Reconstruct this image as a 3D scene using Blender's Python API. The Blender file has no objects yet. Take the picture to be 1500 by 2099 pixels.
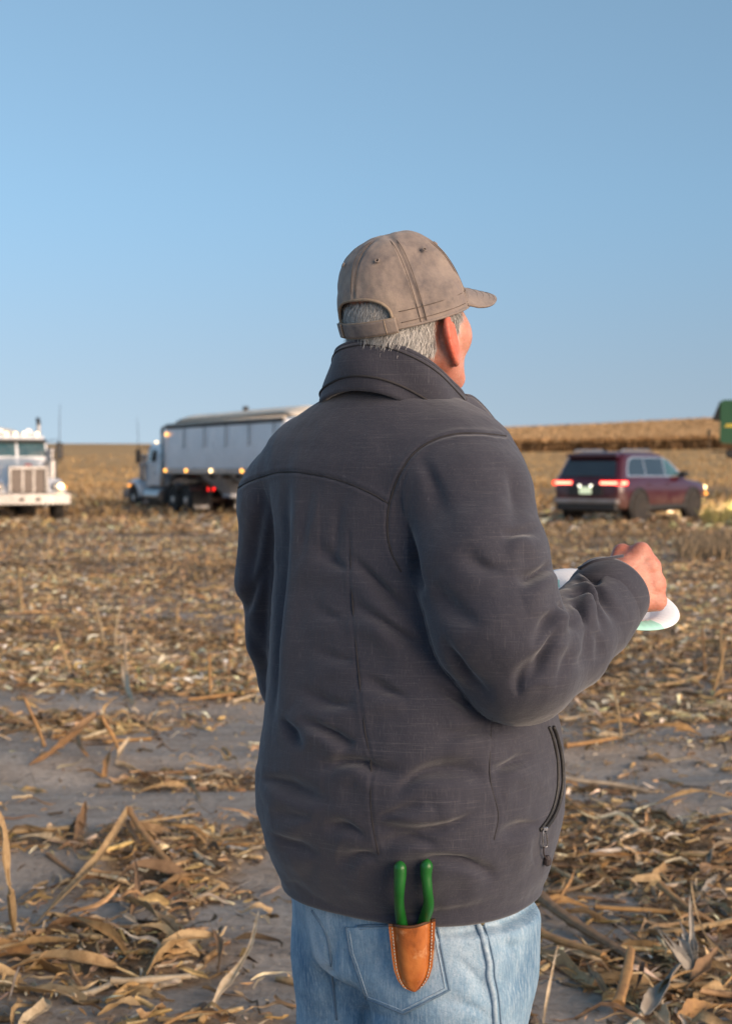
import bpy, math, random
import numpy as np
from mathutils import Vector, Matrix
from mathutils.bvhtree import BVHTree

random.seed(7); RNG = np.random.default_rng(11)
S = bpy.context.scene
COL = S.collection
R = math.radians
A3 = lambda *v: np.array(v, float)

# ---------------------------------------------------------------- camera model (50 mm lens, standing eye height)
FPX, CX, CY = 2915.3, 750.0, 1049.5
PITCH = math.atan(92.5 / FPX)
EYE = A3(0, 0, 1.5)
FW = A3(0, math.cos(PITCH), -math.sin(PITCH)); UP = A3(0, math.sin(PITCH), math.cos(PITCH)); RT = A3(1, 0, 0)

def ray(px, py):
    return FW * FPX + RT * (px - CX) + UP * (CY - py)
def P(px, py, Y):
    d = ray(px, py); return EYE + d * (Y / d[1])
def proj(V):
    D = np.asarray(V) - EYE
    w = D @ FW
    return np.stack([CX + FPX * (D @ RT) / w, CY - FPX * (D @ UP) / w], -1)

def nrm(v):
    v = np.asarray(v, float); return v / (np.linalg.norm(v, axis=-1, keepdims=True) + 1e-12)
def sstep(a, b, x):
    t = np.clip((np.asarray(x, float) - a) / (b - a), 0, 1); return t * t * (3 - 2 * t)

# ---------------------------------------------------------------- value noise
def _h(ix, iy, iz, seed):
    n = (ix.astype(np.int64) * 374761393 + iy.astype(np.int64) * 668265263 + iz.astype(np.int64) * 1274126177 + seed * 974634533) & 0xffffffff
    n = ((n ^ (n >> 13)) * 1274126177) & 0xffffffff
    n = ((n ^ (n >> 16)) * 2246822519) & 0xffffffff
    return ((n ^ (n >> 15)) & 0xffff) / 65535.0
def noise3(x, y, z, seed=0):
    x, y, z = np.broadcast_arrays(np.asarray(x, float), np.asarray(y, float), np.asarray(z, float))
    fx, fy, fz = np.floor(x), np.floor(y), np.floor(z)
    u, v, w = x - fx, y - fy, z - fz
    u = u * u * (3 - 2 * u); v = v * v * (3 - 2 * v); w = w * w * (3 - 2 * w)
    r = 0
    for i in (0, 1):
        for j in (0, 1):
            for k in (0, 1):
                r = r + (u if i else 1 - u) * (v if j else 1 - v) * (w if k else 1 - w) * _h(fx + i, fy + j, fz + k, seed)
    return r * 2 - 1
def fbm(x, y, z=0.0, o=4, seed=0):
    a, s, r = 1.0, 0.0, 0.0
    for k in range(o):
        r = r + a * noise3(np.asarray(x) * 2 ** k, np.asarray(y) * 2 ** k, np.asarray(z) * 2 ** k, seed + k); s += a; a *= .5
    return r / s

# ---------------------------------------------------------------- objects
def link(o, parent=None):
    COL.objects.link(o)
    if parent is not None: o.parent = parent
    return o
def tag(o, label=None, cat=None, group=None, kind=None):
    if label: o['label'] = label
    if cat: o['category'] = cat
    if group: o['group'] = group
    if kind: o['kind'] = kind
    return o
def empty(name, loc=(0, 0, 0), rz=0.0):
    o = bpy.data.objects.new(name, None); o.empty_display_size = .2
    o.location = loc; o.rotation_euler = (0, 0, rz); return link(o)
def mesh_obj(name, V, F, mats, parent=None, origin=None, smooth=True, midx=None, col=None, uv=None):
    V = np.asarray(V, float)
    if origin is not None: V = V - np.asarray(origin)
    me = bpy.data.meshes.new(name)
    if isinstance(F, np.ndarray):
        n, k = F.shape
        me.vertices.add(len(V)); me.vertices.foreach_set('co', V.astype(np.float32).ravel())
        me.loops.add(n * k); me.loops.foreach_set('vertex_index', F.astype(np.int32).ravel())
        me.polygons.add(n); me.polygons.foreach_set('loop_start', np.arange(0, n * k, k, dtype=np.int32))
        me.update(calc_edges=True); me.validate()
    else:
        me.from_pydata(V.tolist(), [], F); me.update()
    for m in (mats if isinstance(mats, (list, tuple)) else [mats]): me.materials.append(m)
    if midx is not None and len(midx) == len(me.polygons): me.polygons.foreach_set('material_index', np.asarray(midx, np.int32))
    me.polygons.foreach_set('use_smooth', np.full(len(me.polygons), bool(smooth)))
    if col is not None:
        a = me.color_attributes.new('Col', 'FLOAT_COLOR', 'POINT')
        c = np.ones((len(V), 4), np.float32); c[:, :np.asarray(col).shape[1]] = col
        a.data.foreach_set('color', c.ravel())
    o = bpy.data.objects.new(name, me)
    return link(o, parent)
def sharp(o, ang=35):
    try: o.data.set_sharp_from_angle(angle=R(ang))
    except Exception: pass
    return o
def copy_tree(o, parent=None):
    c = o.copy(); link(c)
    if parent is not None: c.parent = parent
    for ch in list(o.children): copy_tree(ch, c)
    return c
def bvh(o):
    me = o.data
    n = len(me.vertices); co = np.empty(n * 3, np.float32); me.vertices.foreach_get('co', co)
    return BVHTree.FromPolygons(co.reshape(-1, 3).tolist(), [tuple(p.vertices) for p in me.polygons])
def hit(tree, px, py, origin=None):
    o = EYE if origin is None else EYE - origin
    d = Vector(nrm(ray(px, py)))
    h = tree.ray_cast(Vector(o), d)
    if h[0] is None: return None
    return np.array(h[0]), np.array(h[1])

class MB:
    def __init__(s): s.V = []; s.F = []; s.M = []; s.n = 0
    def add(s, V, F, mi=0):
        V = np.asarray(V, float).reshape(-1, 3); b = s.n
        s.V.append(V); s.n += len(V)
        for f in F: s.F.append(tuple(int(i) + b for i in f)); s.M.append(mi)
        return s
    def box(s, c, size, rot=None, bev=.01, mi=0):
        hx, hy, hz = [v / 2 for v in size]; bev = min(bev, hx * .49, hy * .49, hz * .49)
        V = []; idx = {}
        for sx in (-1, 1):
            for sy in (-1, 1):
                for sz in (-1, 1):
                    for ax in range(3):
                        p = [sx * hx, sy * hy, sz * hz]
                        for k, h in enumerate((hx, hy, hz)):
                            if k != ax: p[k] -= (sx, sy, sz)[k] * bev
                        idx[(sx, sy, sz, ax)] = len(V); V.append(p)
        F = []
        q = [(-1, -1), (1, -1), (1, 1), (-1, 1)]
        for ax in range(3):
            for sg in (-1, 1):
                f = []
                for a, b in q:
                    k = [0, 0, 0]; k[ax] = sg; k[(ax + 1) % 3] = a; k[(ax + 2) % 3] = b
                    f.append(idx[(k[0], k[1], k[2], ax)])
                F.append(f if sg > 0 else f[::-1])
            b1, b2 = (ax + 1) % 3, (ax + 2) % 3
            for s1 in (-1, 1):
                for s2 in (-1, 1):
                    f = []
                    for e, a in ((-1, b1), (1, b1), (1, b2), (-1, b2)):
                        k = [0, 0, 0]; k[ax] = e; k[b1] = s1; k[b2] = s2
                        f.append(idx[(k[0], k[1], k[2], a)])
                    F.append(f if s1 * s2 > 0 else f[::-1])
        for sx in (-1, 1):
            for sy in (-1, 1):
                for sz in (-1, 1):
                    f = [idx[(sx, sy, sz, a)] for a in range(3)]
                    F.append(f if sx * sy * sz > 0 else f[::-1])
        V = np.array(V)
        if rot is not None: V = V @ np.asarray(rot).T
        return s.add(V + np.asarray(c, float), F, mi)
    def tube(s, pts, r, n=8, mi=0, cap=True, flat=1.0, nref=None):
        pts = np.asarray(pts, float); m = len(pts); r = np.broadcast_to(np.asarray(r, float), (m,))
        T = np.gradient(pts, axis=0); T = nrm(T)
        ref = np.asarray(nref, float) if nref is not None else (A3(0, 0, 1) if abs(T[0][2]) < .9 else A3(1, 0, 0))
        V = []; u = None
        for i in range(m):
            u = nrm(ref - T[i] * (ref @ T[i])) if u is None or nref is not None else nrm(u - T[i] * (u @ T[i]))
            v = np.cross(T[i], u)
            for k in range(n):
                a = 2 * math.pi * k / n
                V.append(pts[i] + r[i] * (math.cos(a) * u * flat + math.sin(a) * v))
        F = [(i * n + k, i * n + (k + 1) % n, (i + 1) * n + (k + 1) % n, (i + 1) * n + k) for i in range(m - 1) for k in range(n)]
        if cap:
            F.append(tuple(range(n))[::-1]); F.append(tuple((m - 1) * n + k for k in range(n)))
        return s.add(V, F, mi)
    def lathe(s, prof, n=24, c=(0, 0, 0), rot=None, mi=0):
        V = []
        for r, z in prof:
            for k in range(n):
                a = 2 * math.pi * k / n; V.append((r * math.cos(a), r * math.sin(a), z))
        m = len(prof)
        F = [(i * n + k, i * n + (k + 1) % n, (i + 1) * n + (k + 1) % n, (i + 1) * n + k) for i in range(m - 1) for k in range(n)]
        if prof[0][0] > 1e-6: F.append(tuple(range(n))[::-1])
        if prof[-1][0] > 1e-6: F.append(tuple((m - 1) * n + k for k in range(n)))
        V = np.array(V)
        if rot is not None: V = V @ np.asarray(rot).T
        return s.add(V + np.asarray(c, float), F, mi)
    def loft(s, rings, mi=0, cap=True):
        n = len(rings[0]); V = np.concatenate([np.asarray(r, float) for r in rings]); m = len(rings)
        F = [(i * n + k, i * n + (k + 1) % n, (i + 1) * n + (k + 1) % n, (i + 1) * n + k) for i in range(m - 1) for k in range(n)]
        if cap: F += [tuple(range(n))[::-1], tuple((m - 1) * n + k for k in range(n))]
        return s.add(V, F, mi)
    def grid(s, G, mi=0, thick=0.0, closed_u=False):
        G = np.asarray(G, float); m, n = G.shape[:2]
        def fs(o, flip):
            f = [(o + i * n + j, o + i * n + j + 1, o + (i + 1) * n + j + 1, o + (i + 1) * n + j) for i in range(m - 1) for j in range(n - 1)]
            return [q[::-1] for q in f] if flip else f
        if thick == 0: return s.add(G.reshape(-1, 3), fs(0, False), mi)
        N = nrm(np.cross(np.gradient(G, axis=1), np.gradient(G, axis=0)))
        V = np.concatenate([(G + N * thick / 2).reshape(-1, 3), (G - N * thick / 2).reshape(-1, 3)]); o = m * n
        F = fs(0, True) + fs(o, False)
        rim = [(0, j) for j in range(n)] + [(i, n - 1) for i in range(1, m)] + [(m - 1, j) for j in range(n - 2, -1, -1)] + [(i, 0) for i in range(m - 2, 0, -1)]
        ids = [i * n + j for i, j in rim]
        for a, b in zip(ids, ids[1:] + ids[:1]): F.append((a, b, b + o, a + o))
        return s.add(V, F, mi)
    def prism(s, poly, d0, d1, fn, mi=0):
        """poly 2-D, extruded between depths d0 and d1; fn(u, v, d) -> point"""
        n = len(poly)
        V = [fn(u, v, d0) for u, v in poly] + [fn(u, v, d1) for u, v in poly]
        F = [tuple(range(n))[::-1], tuple(range(n, 2 * n))] + [(k, (k + 1) % n, n + (k + 1) % n, n + k) for k in range(n)]
        return s.add(V, F, mi)
    def build(s, name, mats, parent=None, origin=None, smooth=True, ang=35):
        o = mesh_obj(name, np.concatenate(s.V), s.F, mats, parent, origin, smooth, s.M)
        if smooth and ang: sharp(o, ang)
        return o

def frame(z, x=None):
    """matrix with columns x,y,z from a z axis"""
    z = nrm(z); x = A3(1, 0, 0) if x is None else np.asarray(x, float)
    if abs(nrm(x) @ z) > .95: x = A3(0, 1, 0)
    x = nrm(x - z * (x @ z)); y = np.cross(z, x); return np.stack([x, y, z], 1)
def spline(pts, n):
    pts = np.asarray(pts, float)
    if len(pts) == 2: return pts[0] + (pts[1] - pts[0]) * np.linspace(0, 1, n)[:, None]
    q = np.concatenate([[2 * pts[0] - pts[1]], pts, [2 * pts[-1] - pts[-2]]]); m = len(pts) - 1
    out = []
    for t in np.linspace(0, m - 1e-9, n):
        i = int(t); u = t - i; a, b, c, d = q[i], q[i + 1], q[i + 2], q[i + 3]
        out.append(.5 * ((2 * b) + (c - a) * u + (2 * a - 5 * b + 4 * c - d) * u * u + (3 * b - a - 3 * c + d) * u ** 3))
    return np.array(out)

# ---------------------------------------------------------------- materials
class NT:
    def __init__(s, name):
        s.m = bpy.data.materials.new(name); s.m.use_nodes = True; s.t = s.m.node_tree
        s.b = s.t.nodes['Principled BSDF']
    def n(s, typ, **kw):
        x = s.t.nodes.new(typ)
        for k, v in kw.items():
            if k in x.inputs: x.inputs[k].default_value = v
            else: setattr(x, k, v)
        return x
    def l(s, a, b): s.t.links.new(a, b); return s
    def coord(s, kind='Object', scale=(1, 1, 1), rot=(0, 0, 0)):
        c = s.n('ShaderNodeTexCoord'); mp = s.n('ShaderNodeMapping'); mp.inputs['Scale'].default_value = scale; mp.inputs['Rotation'].default_value = rot
        s.l(c.outputs[kind], mp.inputs['Vector']); return mp.outputs['Vector']
    def noise(s, scale, detail=4, rough=.6, vec=None, dist=0.0):
        x = s.n('ShaderNodeTexNoise'); x.inputs['Scale'].default_value = scale; x.inputs['Detail'].default_value = detail
        x.inputs['Roughness'].default_value = rough; x.inputs['Distortion'].default_value = dist
        if vec is not None: s.l(vec, x.inputs['Vector'])
        return x.outputs['Fac']
    def ramp(s, fac, stops, interp='LINEAR'):
        x = s.n('ShaderNodeValToRGB'); x.color_ramp.interpolation = interp
        e = x.color_ramp.elements
        while len(e) < len(stops): e.new(.5)
        for q, (p, c) in zip(e, stops):
            q.position = p; q.color = (c, c, c, 1) if isinstance(c, (int, float)) else (*c, 1)
        s.l(fac, x.inputs['Fac']); return x.outputs['Color']
    def mix(s, fac, a, b, mode='MIX'):
        x = s.n('ShaderNodeMix', data_type='RGBA', blend_type=mode)
        for v, i in ((fac, 0), (a, 6), (b, 7)):
            if isinstance(v, (int, float)): x.inputs[i].default_value = v
            elif isinstance(v, tuple): x.inputs[i].default_value = (*v, 1)
            else: s.l(v, x.inputs[i])
        return x.outputs[2]
    def math(s, op, a, b=0.0):
        x = s.n('ShaderNodeMath', operation=op)
        for v, i in ((a, 0), (b, 1)):
            if isinstance(v, (int, float)): x.inputs[i].default_value = v
            else: s.l(v, x.inputs[i])
        return x.outputs[0]
    def bump(s, h, strength=.3, dist=.01, prev=None):
        x = s.n('ShaderNodeBump'); x.inputs['Strength'].default_value = strength; x.inputs['Distance'].default_value = dist
        s.l(h, x.inputs['Height'])
        if prev is not None: s.l(prev, x.inputs['Normal'])
        s.l(x.outputs['Normal'], s.b.inputs['Normal']); return x.outputs['Normal']
    def col(s, c):
        if isinstance(c, tuple): s.b.inputs['Base Color'].default_value = (*c, 1)
        else: s.l(c, s.b.inputs['Base Color'])
        return s
    def set(s, **kw):
        for k, v in kw.items(): s.b.inputs[k.replace('_', ' ')].default_value = v
        return s

def mat(name, c, rough=.6, metal=0.0, c2=None, sc=8.0, bs=None, bstr=.25, bd=.003, coat=0.0, sheen=0.0, spec=.5):
    m = NT(name); m.set(Roughness=rough, Metallic=metal)
    m.b.inputs['Coat Weight'].default_value = coat; m.b.inputs['Sheen Weight'].default_value = sheen
    m.b.inputs['Specular IOR Level'].default_value = spec
    if c2 is None: c2 = tuple(v * .78 for v in c)
    v = m.coord()
    m.col(m.mix(m.ramp(m.noise(sc, 5, .62, v), [(.32, 0.0), (.68, 1.0)]), c, c2))
    rn = m.noise(sc * 2.3, 3, .6, v)
    m.l(m.ramp(rn, [(.2, max(0, rough - .1)), (.8, min(1, rough + .1))]), m.b.inputs['Roughness'])
    if bs: m.bump(m.noise(bs, 4, .6, v), bstr, bd)
    return m.m
def glow(name, c, strength):
    m = NT(name); m.col(tuple(min(1, v) for v in c)); m.b.inputs['Emission Color'].default_value = (*c, 1); m.b.inputs['Emission Strength'].default_value = strength
    return m.m
# ================================================================ ground
def flat_px(X, Y):
    Yc = np.maximum(Y, .5)
    return CX + FPX * X / Yc, 957 + FPX * 1.5 / Yc
EL_L = np.array([[45, -98], [60, -74], [80, -50], [100, -33], [150, -6], [230, 37], [330, 48], [420, 40], [900, 10]], float)
EL_R = np.array([[45, -92], [60, -66], [80, -40], [100, -22], [150, 14], [230, 46], [330, 88], [420, 80], [900, 30]], float)
def gz(X, Y):
    X = np.asarray(X, float); Y = np.asarray(Y, float)
    Yp = np.maximum(Y, .5)
    px = CX + FPX * X / Yp
    n = .035 * fbm(X * .45, Y * .8, 0, 3, 3) + .018 * fbm(X * 1.3, Y * 3.2, 0, 3, 5) + .007 * fbm(X * 7, Y * 9, 0, 3, 9)
    # wheel ruts running across the near ground
    t = Y - .12 * X
    for yc, w, d in ((5.2, .22, .045), (6.9, .25, .04), (8.6, .3, .04)):
        n = n - d * np.exp(-((t - yc) / w) ** 2) + d * .6 * np.exp(-((t - yc - 1.9 * w) / (w * .7)) ** 2)
    base = n + .05 * sstep(12, 30, Y)
    for x0, y0, z0, sg in ((6.5, 37.5, .06, 5.0), (-9.5, 43, -.16, 5.0), (-5.5, 48, -.24, 5.0)):
        base = base + z0 * np.exp(-(((X - x0) / sg) ** 2 + ((Y - y0) / sg) ** 2))
    lg = np.log(Yp)
    wl = np.clip((px - 400) / 1100, 0, 1.15) ** 1.5
    e = np.interp(lg, np.log(EL_L[:, 0]), EL_L[:, 1]) * (1 - wl) + np.interp(lg, np.log(EL_R[:, 0]), EL_R[:, 1]) * wl
    far = 1.5 + e * Yp / FPX + .25 * fbm(X * .03, Y * .03, 0, 2, 21) * sstep(60, 120, Y)
    w = sstep(46, 72, Y)
    return base * (1 - w) + far * w
def G(px, py, lift=0.0):
    d = ray(px, py); d = d / d[1]
    t = 1.5 / max(1e-4, -d[2]); t = min(t, 200)
    for _ in range(30):
        p = EYE + d * t
        t += (p[2] - float(gz(p[0], p[1]))) / max(.02, -d[2]) * .8
        t = min(max(t, 1), 300)
    p = EYE + d * t; p[2] = float(gz(p[0], p[1])) + lift; return p

# bare patches of grey dirt (px, py, rx, ry, strength) as the wheels left them
BARE = [(60, 1440, 210, 24, .9), (330, 1450, 210, 16, .5), (420, 1530, 190, 36, 1.), (120, 1570, 200, 34, .9), (330, 1640, 230, 34, 1.), (60, 1660, 170, 46, .95),
        (200, 1880, 80, 44, 1.), (600, 1990, 70, 120, 1.), (40, 1890, 50, 40, .8), (400, 2075, 110, 26, .9), (20, 1800, 60, 30, .4), (480, 1890, 70, 40, .6), (120, 1780, 90, 20, .5),
        (1330, 1590, 210, 24, .9), (1430, 1660, 120, 26, .95), (1170, 2070, 90, 46, 1.), (1240, 1930, 110, 24, .9), (1250, 1840, 70, 18, .5), (1420, 1510, 130, 14, .5),
        (700, 1500, 300, 60, .8), (800, 1800, 300, 80, .7)]
DENSE = [(130, 1490, 110, 16), (340, 1590, 140, 16), (250, 2000, 260, 70), (360, 1780, 130, 80), (1300, 1760, 240, 70), (1350, 2000, 200, 90), (140, 1960, 150, 30), (460, 1410, 90, 40)]
def cover(X, Y):
    px, py = flat_px(X, Y)
    n = fbm(X * .8, Y * 1.9, 0, 4, 31)
    c = .72 + .75 * n
    c = c - .35 * sstep(1380, 1480, py)
    for x, y, rx, ry, s in BARE:
        c = c - 1.15 * s * np.exp(-(((px - x) / rx) ** 2 + ((py - y) / ry) ** 2) ** 1.5)
    for x, y, rx, ry in DENSE:
        c = c + .8 * np.exp(-(((px - x) / rx) ** 2 + ((py - y) / ry) ** 2))
    return np.clip(c, 0, 1)

def build_ground():
    ys = np.concatenate([-np.geomspace(60, 1.5, 20), [-.5, .3, 1], np.arange(1.4, 14, .035), np.geomspace(14, 900, 300)])
    us = np.sinh(np.linspace(-1, 1, 361) * 1.9) / np.sinh(1.9) * 1.3
    X = us[None, :] * (np.abs(ys)[:, None] + 7); Y = np.broadcast_to(ys[:, None], X.shape)
    Z = gz(X, Y)
    Z = Z + np.where((Y < 16) & (Y > 1), .006 * fbm(X * 22, Y * 26, 0, 3, 41), 0)
    V = np.stack([X, Y, Z], -1).reshape(-1, 3); m, n = X.shape
    i, j = np.meshgrid(np.arange(m - 1), np.arange(n - 1), indexing='ij')
    q = (i * n + j).ravel(); F = np.stack([q, q + 1, q + n + 1, q + n], 1)
    c = cover(V[:, 0], V[:, 1])
    # r: residue cover, g: golden far stubble, b: dark worked strip plus painted litter shade
    Yv = V[:, 1]; px, _ = flat_px(V[:, 0], Yv)
    gold = sstep(60, 100, Yv)
    dark = np.clip(.5 + .9 * fbm(V[:, 0] * .12, Yv * .12, 0, 3, 77), 0, 1) * sstep(14, 22, Yv) * (1 - sstep(58, 90, Yv))
    dark = dark + .8 * sstep(.55, .95, c) * (1 - sstep(9, 15, Yv))  # shadow gaps within dense near litter, painted into the soil colour
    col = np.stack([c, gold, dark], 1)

    m_ = NT('field_soil'); v = m_.coord()
    at = m_.n('ShaderNodeAttribute', attribute_name='Col'); sp = m_.n('ShaderNodeSeparateColor'); m_.l(at.outputs['Color'], sp.inputs[0])
    n1 = m_.noise(2.6, 9, .72, m_.coord('Object', (.6, 1.7, 1))); n2 = m_.noise(34, 6, .7, v); n3 = m_.noise(160, 4, .7, v)
    soil = m_.ramp(n1, [(.3, (.29, .25, .215)), (.5, (.43, .375, .325)), (.72, (.56, .50, .44))])
    soil = m_.mix(m_.ramp(n2, [(.45, .0), (.7, .55)]), soil, (.14, .115, .095))
    soil = m_.mix(m_.ramp(n3, [(.62, .0), (.75, .5)]), soil, (.36, .31, .26))
    resid = m_.ramp(m_.noise(55, 6, .75, m_.coord('Object', (1, 1.6, 1))), [(.30, (.07, .045, .028)), (.46, (.22, .14, .08)), (.56, (.42, .28, .155)), (.70, (.64, .49, .32))])
    resid2 = m_.ramp(m_.noise(9, 7, .75, m_.coord('Object', (1, .6, 1))), [(.30, (.10, .065, .038)), (.47, (.27, .17, .09)), (.60, (.46, .31, .165)), (.72, (.62, .45, .27))])
    resid = m_.mix(.5, resid, resid2)
    c1 = m_.mix(m_.ramp(m_.math('ADD', sp.outputs[0], m_.math('MULTIPLY', n2, .5)), [(.55, 0.), (.95, .9)]), soil, resid)
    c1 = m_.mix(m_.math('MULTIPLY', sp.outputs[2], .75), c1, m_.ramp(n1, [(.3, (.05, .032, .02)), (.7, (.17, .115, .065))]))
    ng = m_.noise(.22, 8, .7, m_.coord('Object', (.25, 1, 1))); ng2 = m_.noise(1.3, 6, .7, m_.coord('Object', (1, .5, 1)))
    gold_c = m_.ramp(ng, [(.30, (.42, .245, .095)), (.5, (.56, .35, .15)), (.7, (.66, .45, .23))])
    gold_c = m_.mix(m_.ramp(ng2, [(.42, 0.), (.62, .6)]), gold_c, (.38, .22, .09))
    c1 = m_.mix(sp.outputs[1], c1, gold_c)
    m_.col(c1).set(Roughness=.92); m_.b.inputs['Specular IOR Level'].default_value = .25
    b = m_.bump(n2, .9, .03); m_.bump(n3, .45, .006, b)
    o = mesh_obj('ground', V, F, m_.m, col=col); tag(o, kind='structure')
    return o

# ================================================================ corn residue
PAL = np.array([(.42, .28, .14), (.50, .36, .20), (.36, .25, .15), (.30, .19, .10), (.60, .49, .34), (.24, .19, .14), (.55, .38, .17), (.17, .11, .065), (.40, .35, .28), (.70, .62, .50), (.11, .075, .045)])
PALW = np.array([.17, .18, .11, .09, .11, .08, .08, .08, .05, .04, .07]); PALW = PALW / PALW.sum()
def residue_material(name, attr=True):
    m = NT(name); v = m.coord()
    if attr:
        base = m.n('ShaderNodeAttribute', attribute_name='Col').outputs['Color']
    else:
        oi = m.n('ShaderNodeObjectInfo')
        base = m.ramp(oi.outputs['Random'], [(.0, (.42, .28, .14)), (.2, (.52, .37, .20)), (.38, (.30, .20, .11)), (.5, (.58, .46, .30)), (.62, (.40, .24, .10)), (.75, (.36, .30, .23)), (.9, (.22, .14, .08)), (1., (.62, .50, .33))], 'CONSTANT')
    n = m.noise(38, 5, .7, v); n2 = m.noise(210, 3, .6, v)
    c = m.mix(m.ramp(n, [(.38, 0.), (.66, .75)]), base, m.mix(1.0, base, (.42, .36, .30), 'MULTIPLY'))
    c = m.mix(m.ramp(n2, [(.55, 0.), (.75, .35)]), c, m.mix(1.0, base, (1.35, 1.35, 1.35), 'MULTIPLY'))
    m.col(c).set(Roughness=.72); m.b.inputs['Specular IOR Level'].default_value = .3
    m.bump(n2, .35, .002)
    return m.m

def strip_template(nseg, nac, seed):
    """unit leaf: length 1 along x, width 1 along y, curled"""
    r = np.random.default_rng(seed)
    t = np.linspace(0, 1, nseg + 1); s = np.linspace(-1, 1, nac + 1)
    w = np.minimum(1, (t * 6 + .35)) * (1 - t ** r.uniform(1.4, 4)) ** .6 + .06
    bend = r.uniform(-1.6, 1.6); lift = r.uniform(0, 1.3)
    ang = bend * (t - .5) + .5 * np.sin(t * r.uniform(2, 7) + r.uniform(0, 6))
    dx = np.cos(ang); dy = np.sin(ang)
    cx = np.concatenate([[0], np.cumsum((dx[1:] + dx[:-1]) / 2)]) / nseg; cy = np.concatenate([[0], np.cumsum((dy[1:] + dy[:-1]) / 2)]) / nseg
    cz = .16 * lift * np.sin(t * math.pi * r.uniform(.7, 1.6)) ** 2 + .03 * np.sin(t * 9 + r.uniform(0, 6))
    tw = r.uniform(-1.2, 1.2) + r.uniform(-2.2, 2.2) * (t - .5)
    cup = r.uniform(.1, .8)
    V = np.zeros((nseg + 1, nac + 1, 6))
    for j, q in enumerate(s):
        y = q * np.cos(tw); z = q * np.sin(tw) + cup * (q * q - .5)
        V[:, j, 0] = cx; V[:, j, 1] = cy; V[:, j, 2] = cz
        V[:, j, 3] = -dy * y * w * .5; V[:, j, 4] = dx * y * w * .5; V[:, j, 5] = z * w * .5
    return V.reshape(-1, 6)
def strip_faces(nseg, nac):
    n = nac + 1
    return np.array([(i * n + j, i * n + j + 1, (i + 1) * n + j + 1, (i + 1) * n + j) for i in range(nseg) for j in range(nac)])
def rod_template(seed, n=6, m=5):
    r = np.random.default_rng(seed); V = np.zeros((m, n, 6)); b = r.uniform(-.06, .06)
    for i in range(m):
        t = i / (m - 1)
        for k in range(n):
            a = 2 * math.pi * k / n
            rr = (1 + .25 * (i in (1, 3)) * r.uniform(.2, 1)) * (.85 if i in (0, m - 1) else 1)
            V[i, k] = (t - .5 + .02 * r.normal() * (i in (0, m - 1)), b * math.sin(t * math.pi), 0, 0, rr * math.cos(a) * .5, rr * math.sin(a) * .5)
    return V.reshape(-1, 6)
def rod_faces(n=6, m=5):
    return np.array([(i * n + k, i * n + (k + 1) % n, (i + 1) * n + (k + 1) % n, (i + 1) * n + k) for i in range(m - 1) for k in range(n)] + [(0, 2, 4, 5) if False else (0, 1, 2, 3), (0, 3, 4, 5), ((m - 1) * n, (m - 1) * n + 1, (m - 1) * n + 2, (m - 1) * n + 3), ((m - 1) * n, (m - 1) * n + 3, (m - 1) * n + 4, (m - 1) * n + 5)])
def scatter(templates, faces, X, Y, L, W, yaw, pitch, lift, colors):
    k = len(X); nv = templates[0].shape[0]
    T = np.stack(templates)[RNG.integers(0, len(templates), k)]
    V = T[:, :, :3] * L[:, None, None] + T[:, :, 3:] * W[:, None, None]
    cp, sp = np.cos(pitch)[:, None], np.sin(pitch)[:, None]
    x = V[:, :, 0] * cp - V[:, :, 2] * sp; z = V[:, :, 0] * sp + V[:, :, 2] * cp; y = V[:, :, 1]
    c, s = np.cos(yaw)[:, None], np.sin(yaw)[:, None]
    wx = x * c - y * s + X[:, None]; wy = x * s + y * c + Y[:, None]
    zz = z + gz(X, Y)[:, None] + lift[:, None]
    V = np.stack([wx, wy, zz], -1).reshape(-1, 3)
    F = (faces[None] + (np.arange(k) * nv)[:, None, None]).reshape(-1, faces.shape[1])
    C = np.repeat(colors, nv, 0) * np.clip(1 + .28 * RNG.normal(0, 1, (k, nv if nv < 8 else 5, 1))[:, np.arange(nv) % (nv if nv < 8 else 5)].reshape(-1, 1), .45, 1.6)
    return V, F, C
def pick(n, y0, y1, power=1.0, spread=.33):
    """positions in the view wedge, thinned by the cover map"""
    out = []; got = 0
    while got < n:
        u = RNG.random(n * 2); py = 957 + FPX * 1.5 / y0 * (1 - u) + FPX * 1.5 / y1 * u if power == 0 else None
        Y = (y0 ** power + (y1 ** power - y0 ** power) * u) ** (1 / power) if power else FPX * 1.5 / (py - 957)
        X = (RNG.random(n * 2) * 2 - 1) * (Y * spread + .9)
        k = RNG.random(n * 2) < cover(X, Y) ** 1.7 * .95 + .05
        out.append(np.stack([X[k], Y[k]], 1)); got += k.sum()
    return np.concatenate(out)[:n].T
def colors(n):
    c = PAL[RNG.choice(len(PAL), n, p=PALW)] * RNG.uniform(.7, 1.45, (n, 1)); return np.clip(c * RNG.uniform(.94, 1.06, (n, 3)), 0, .85)

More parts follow.
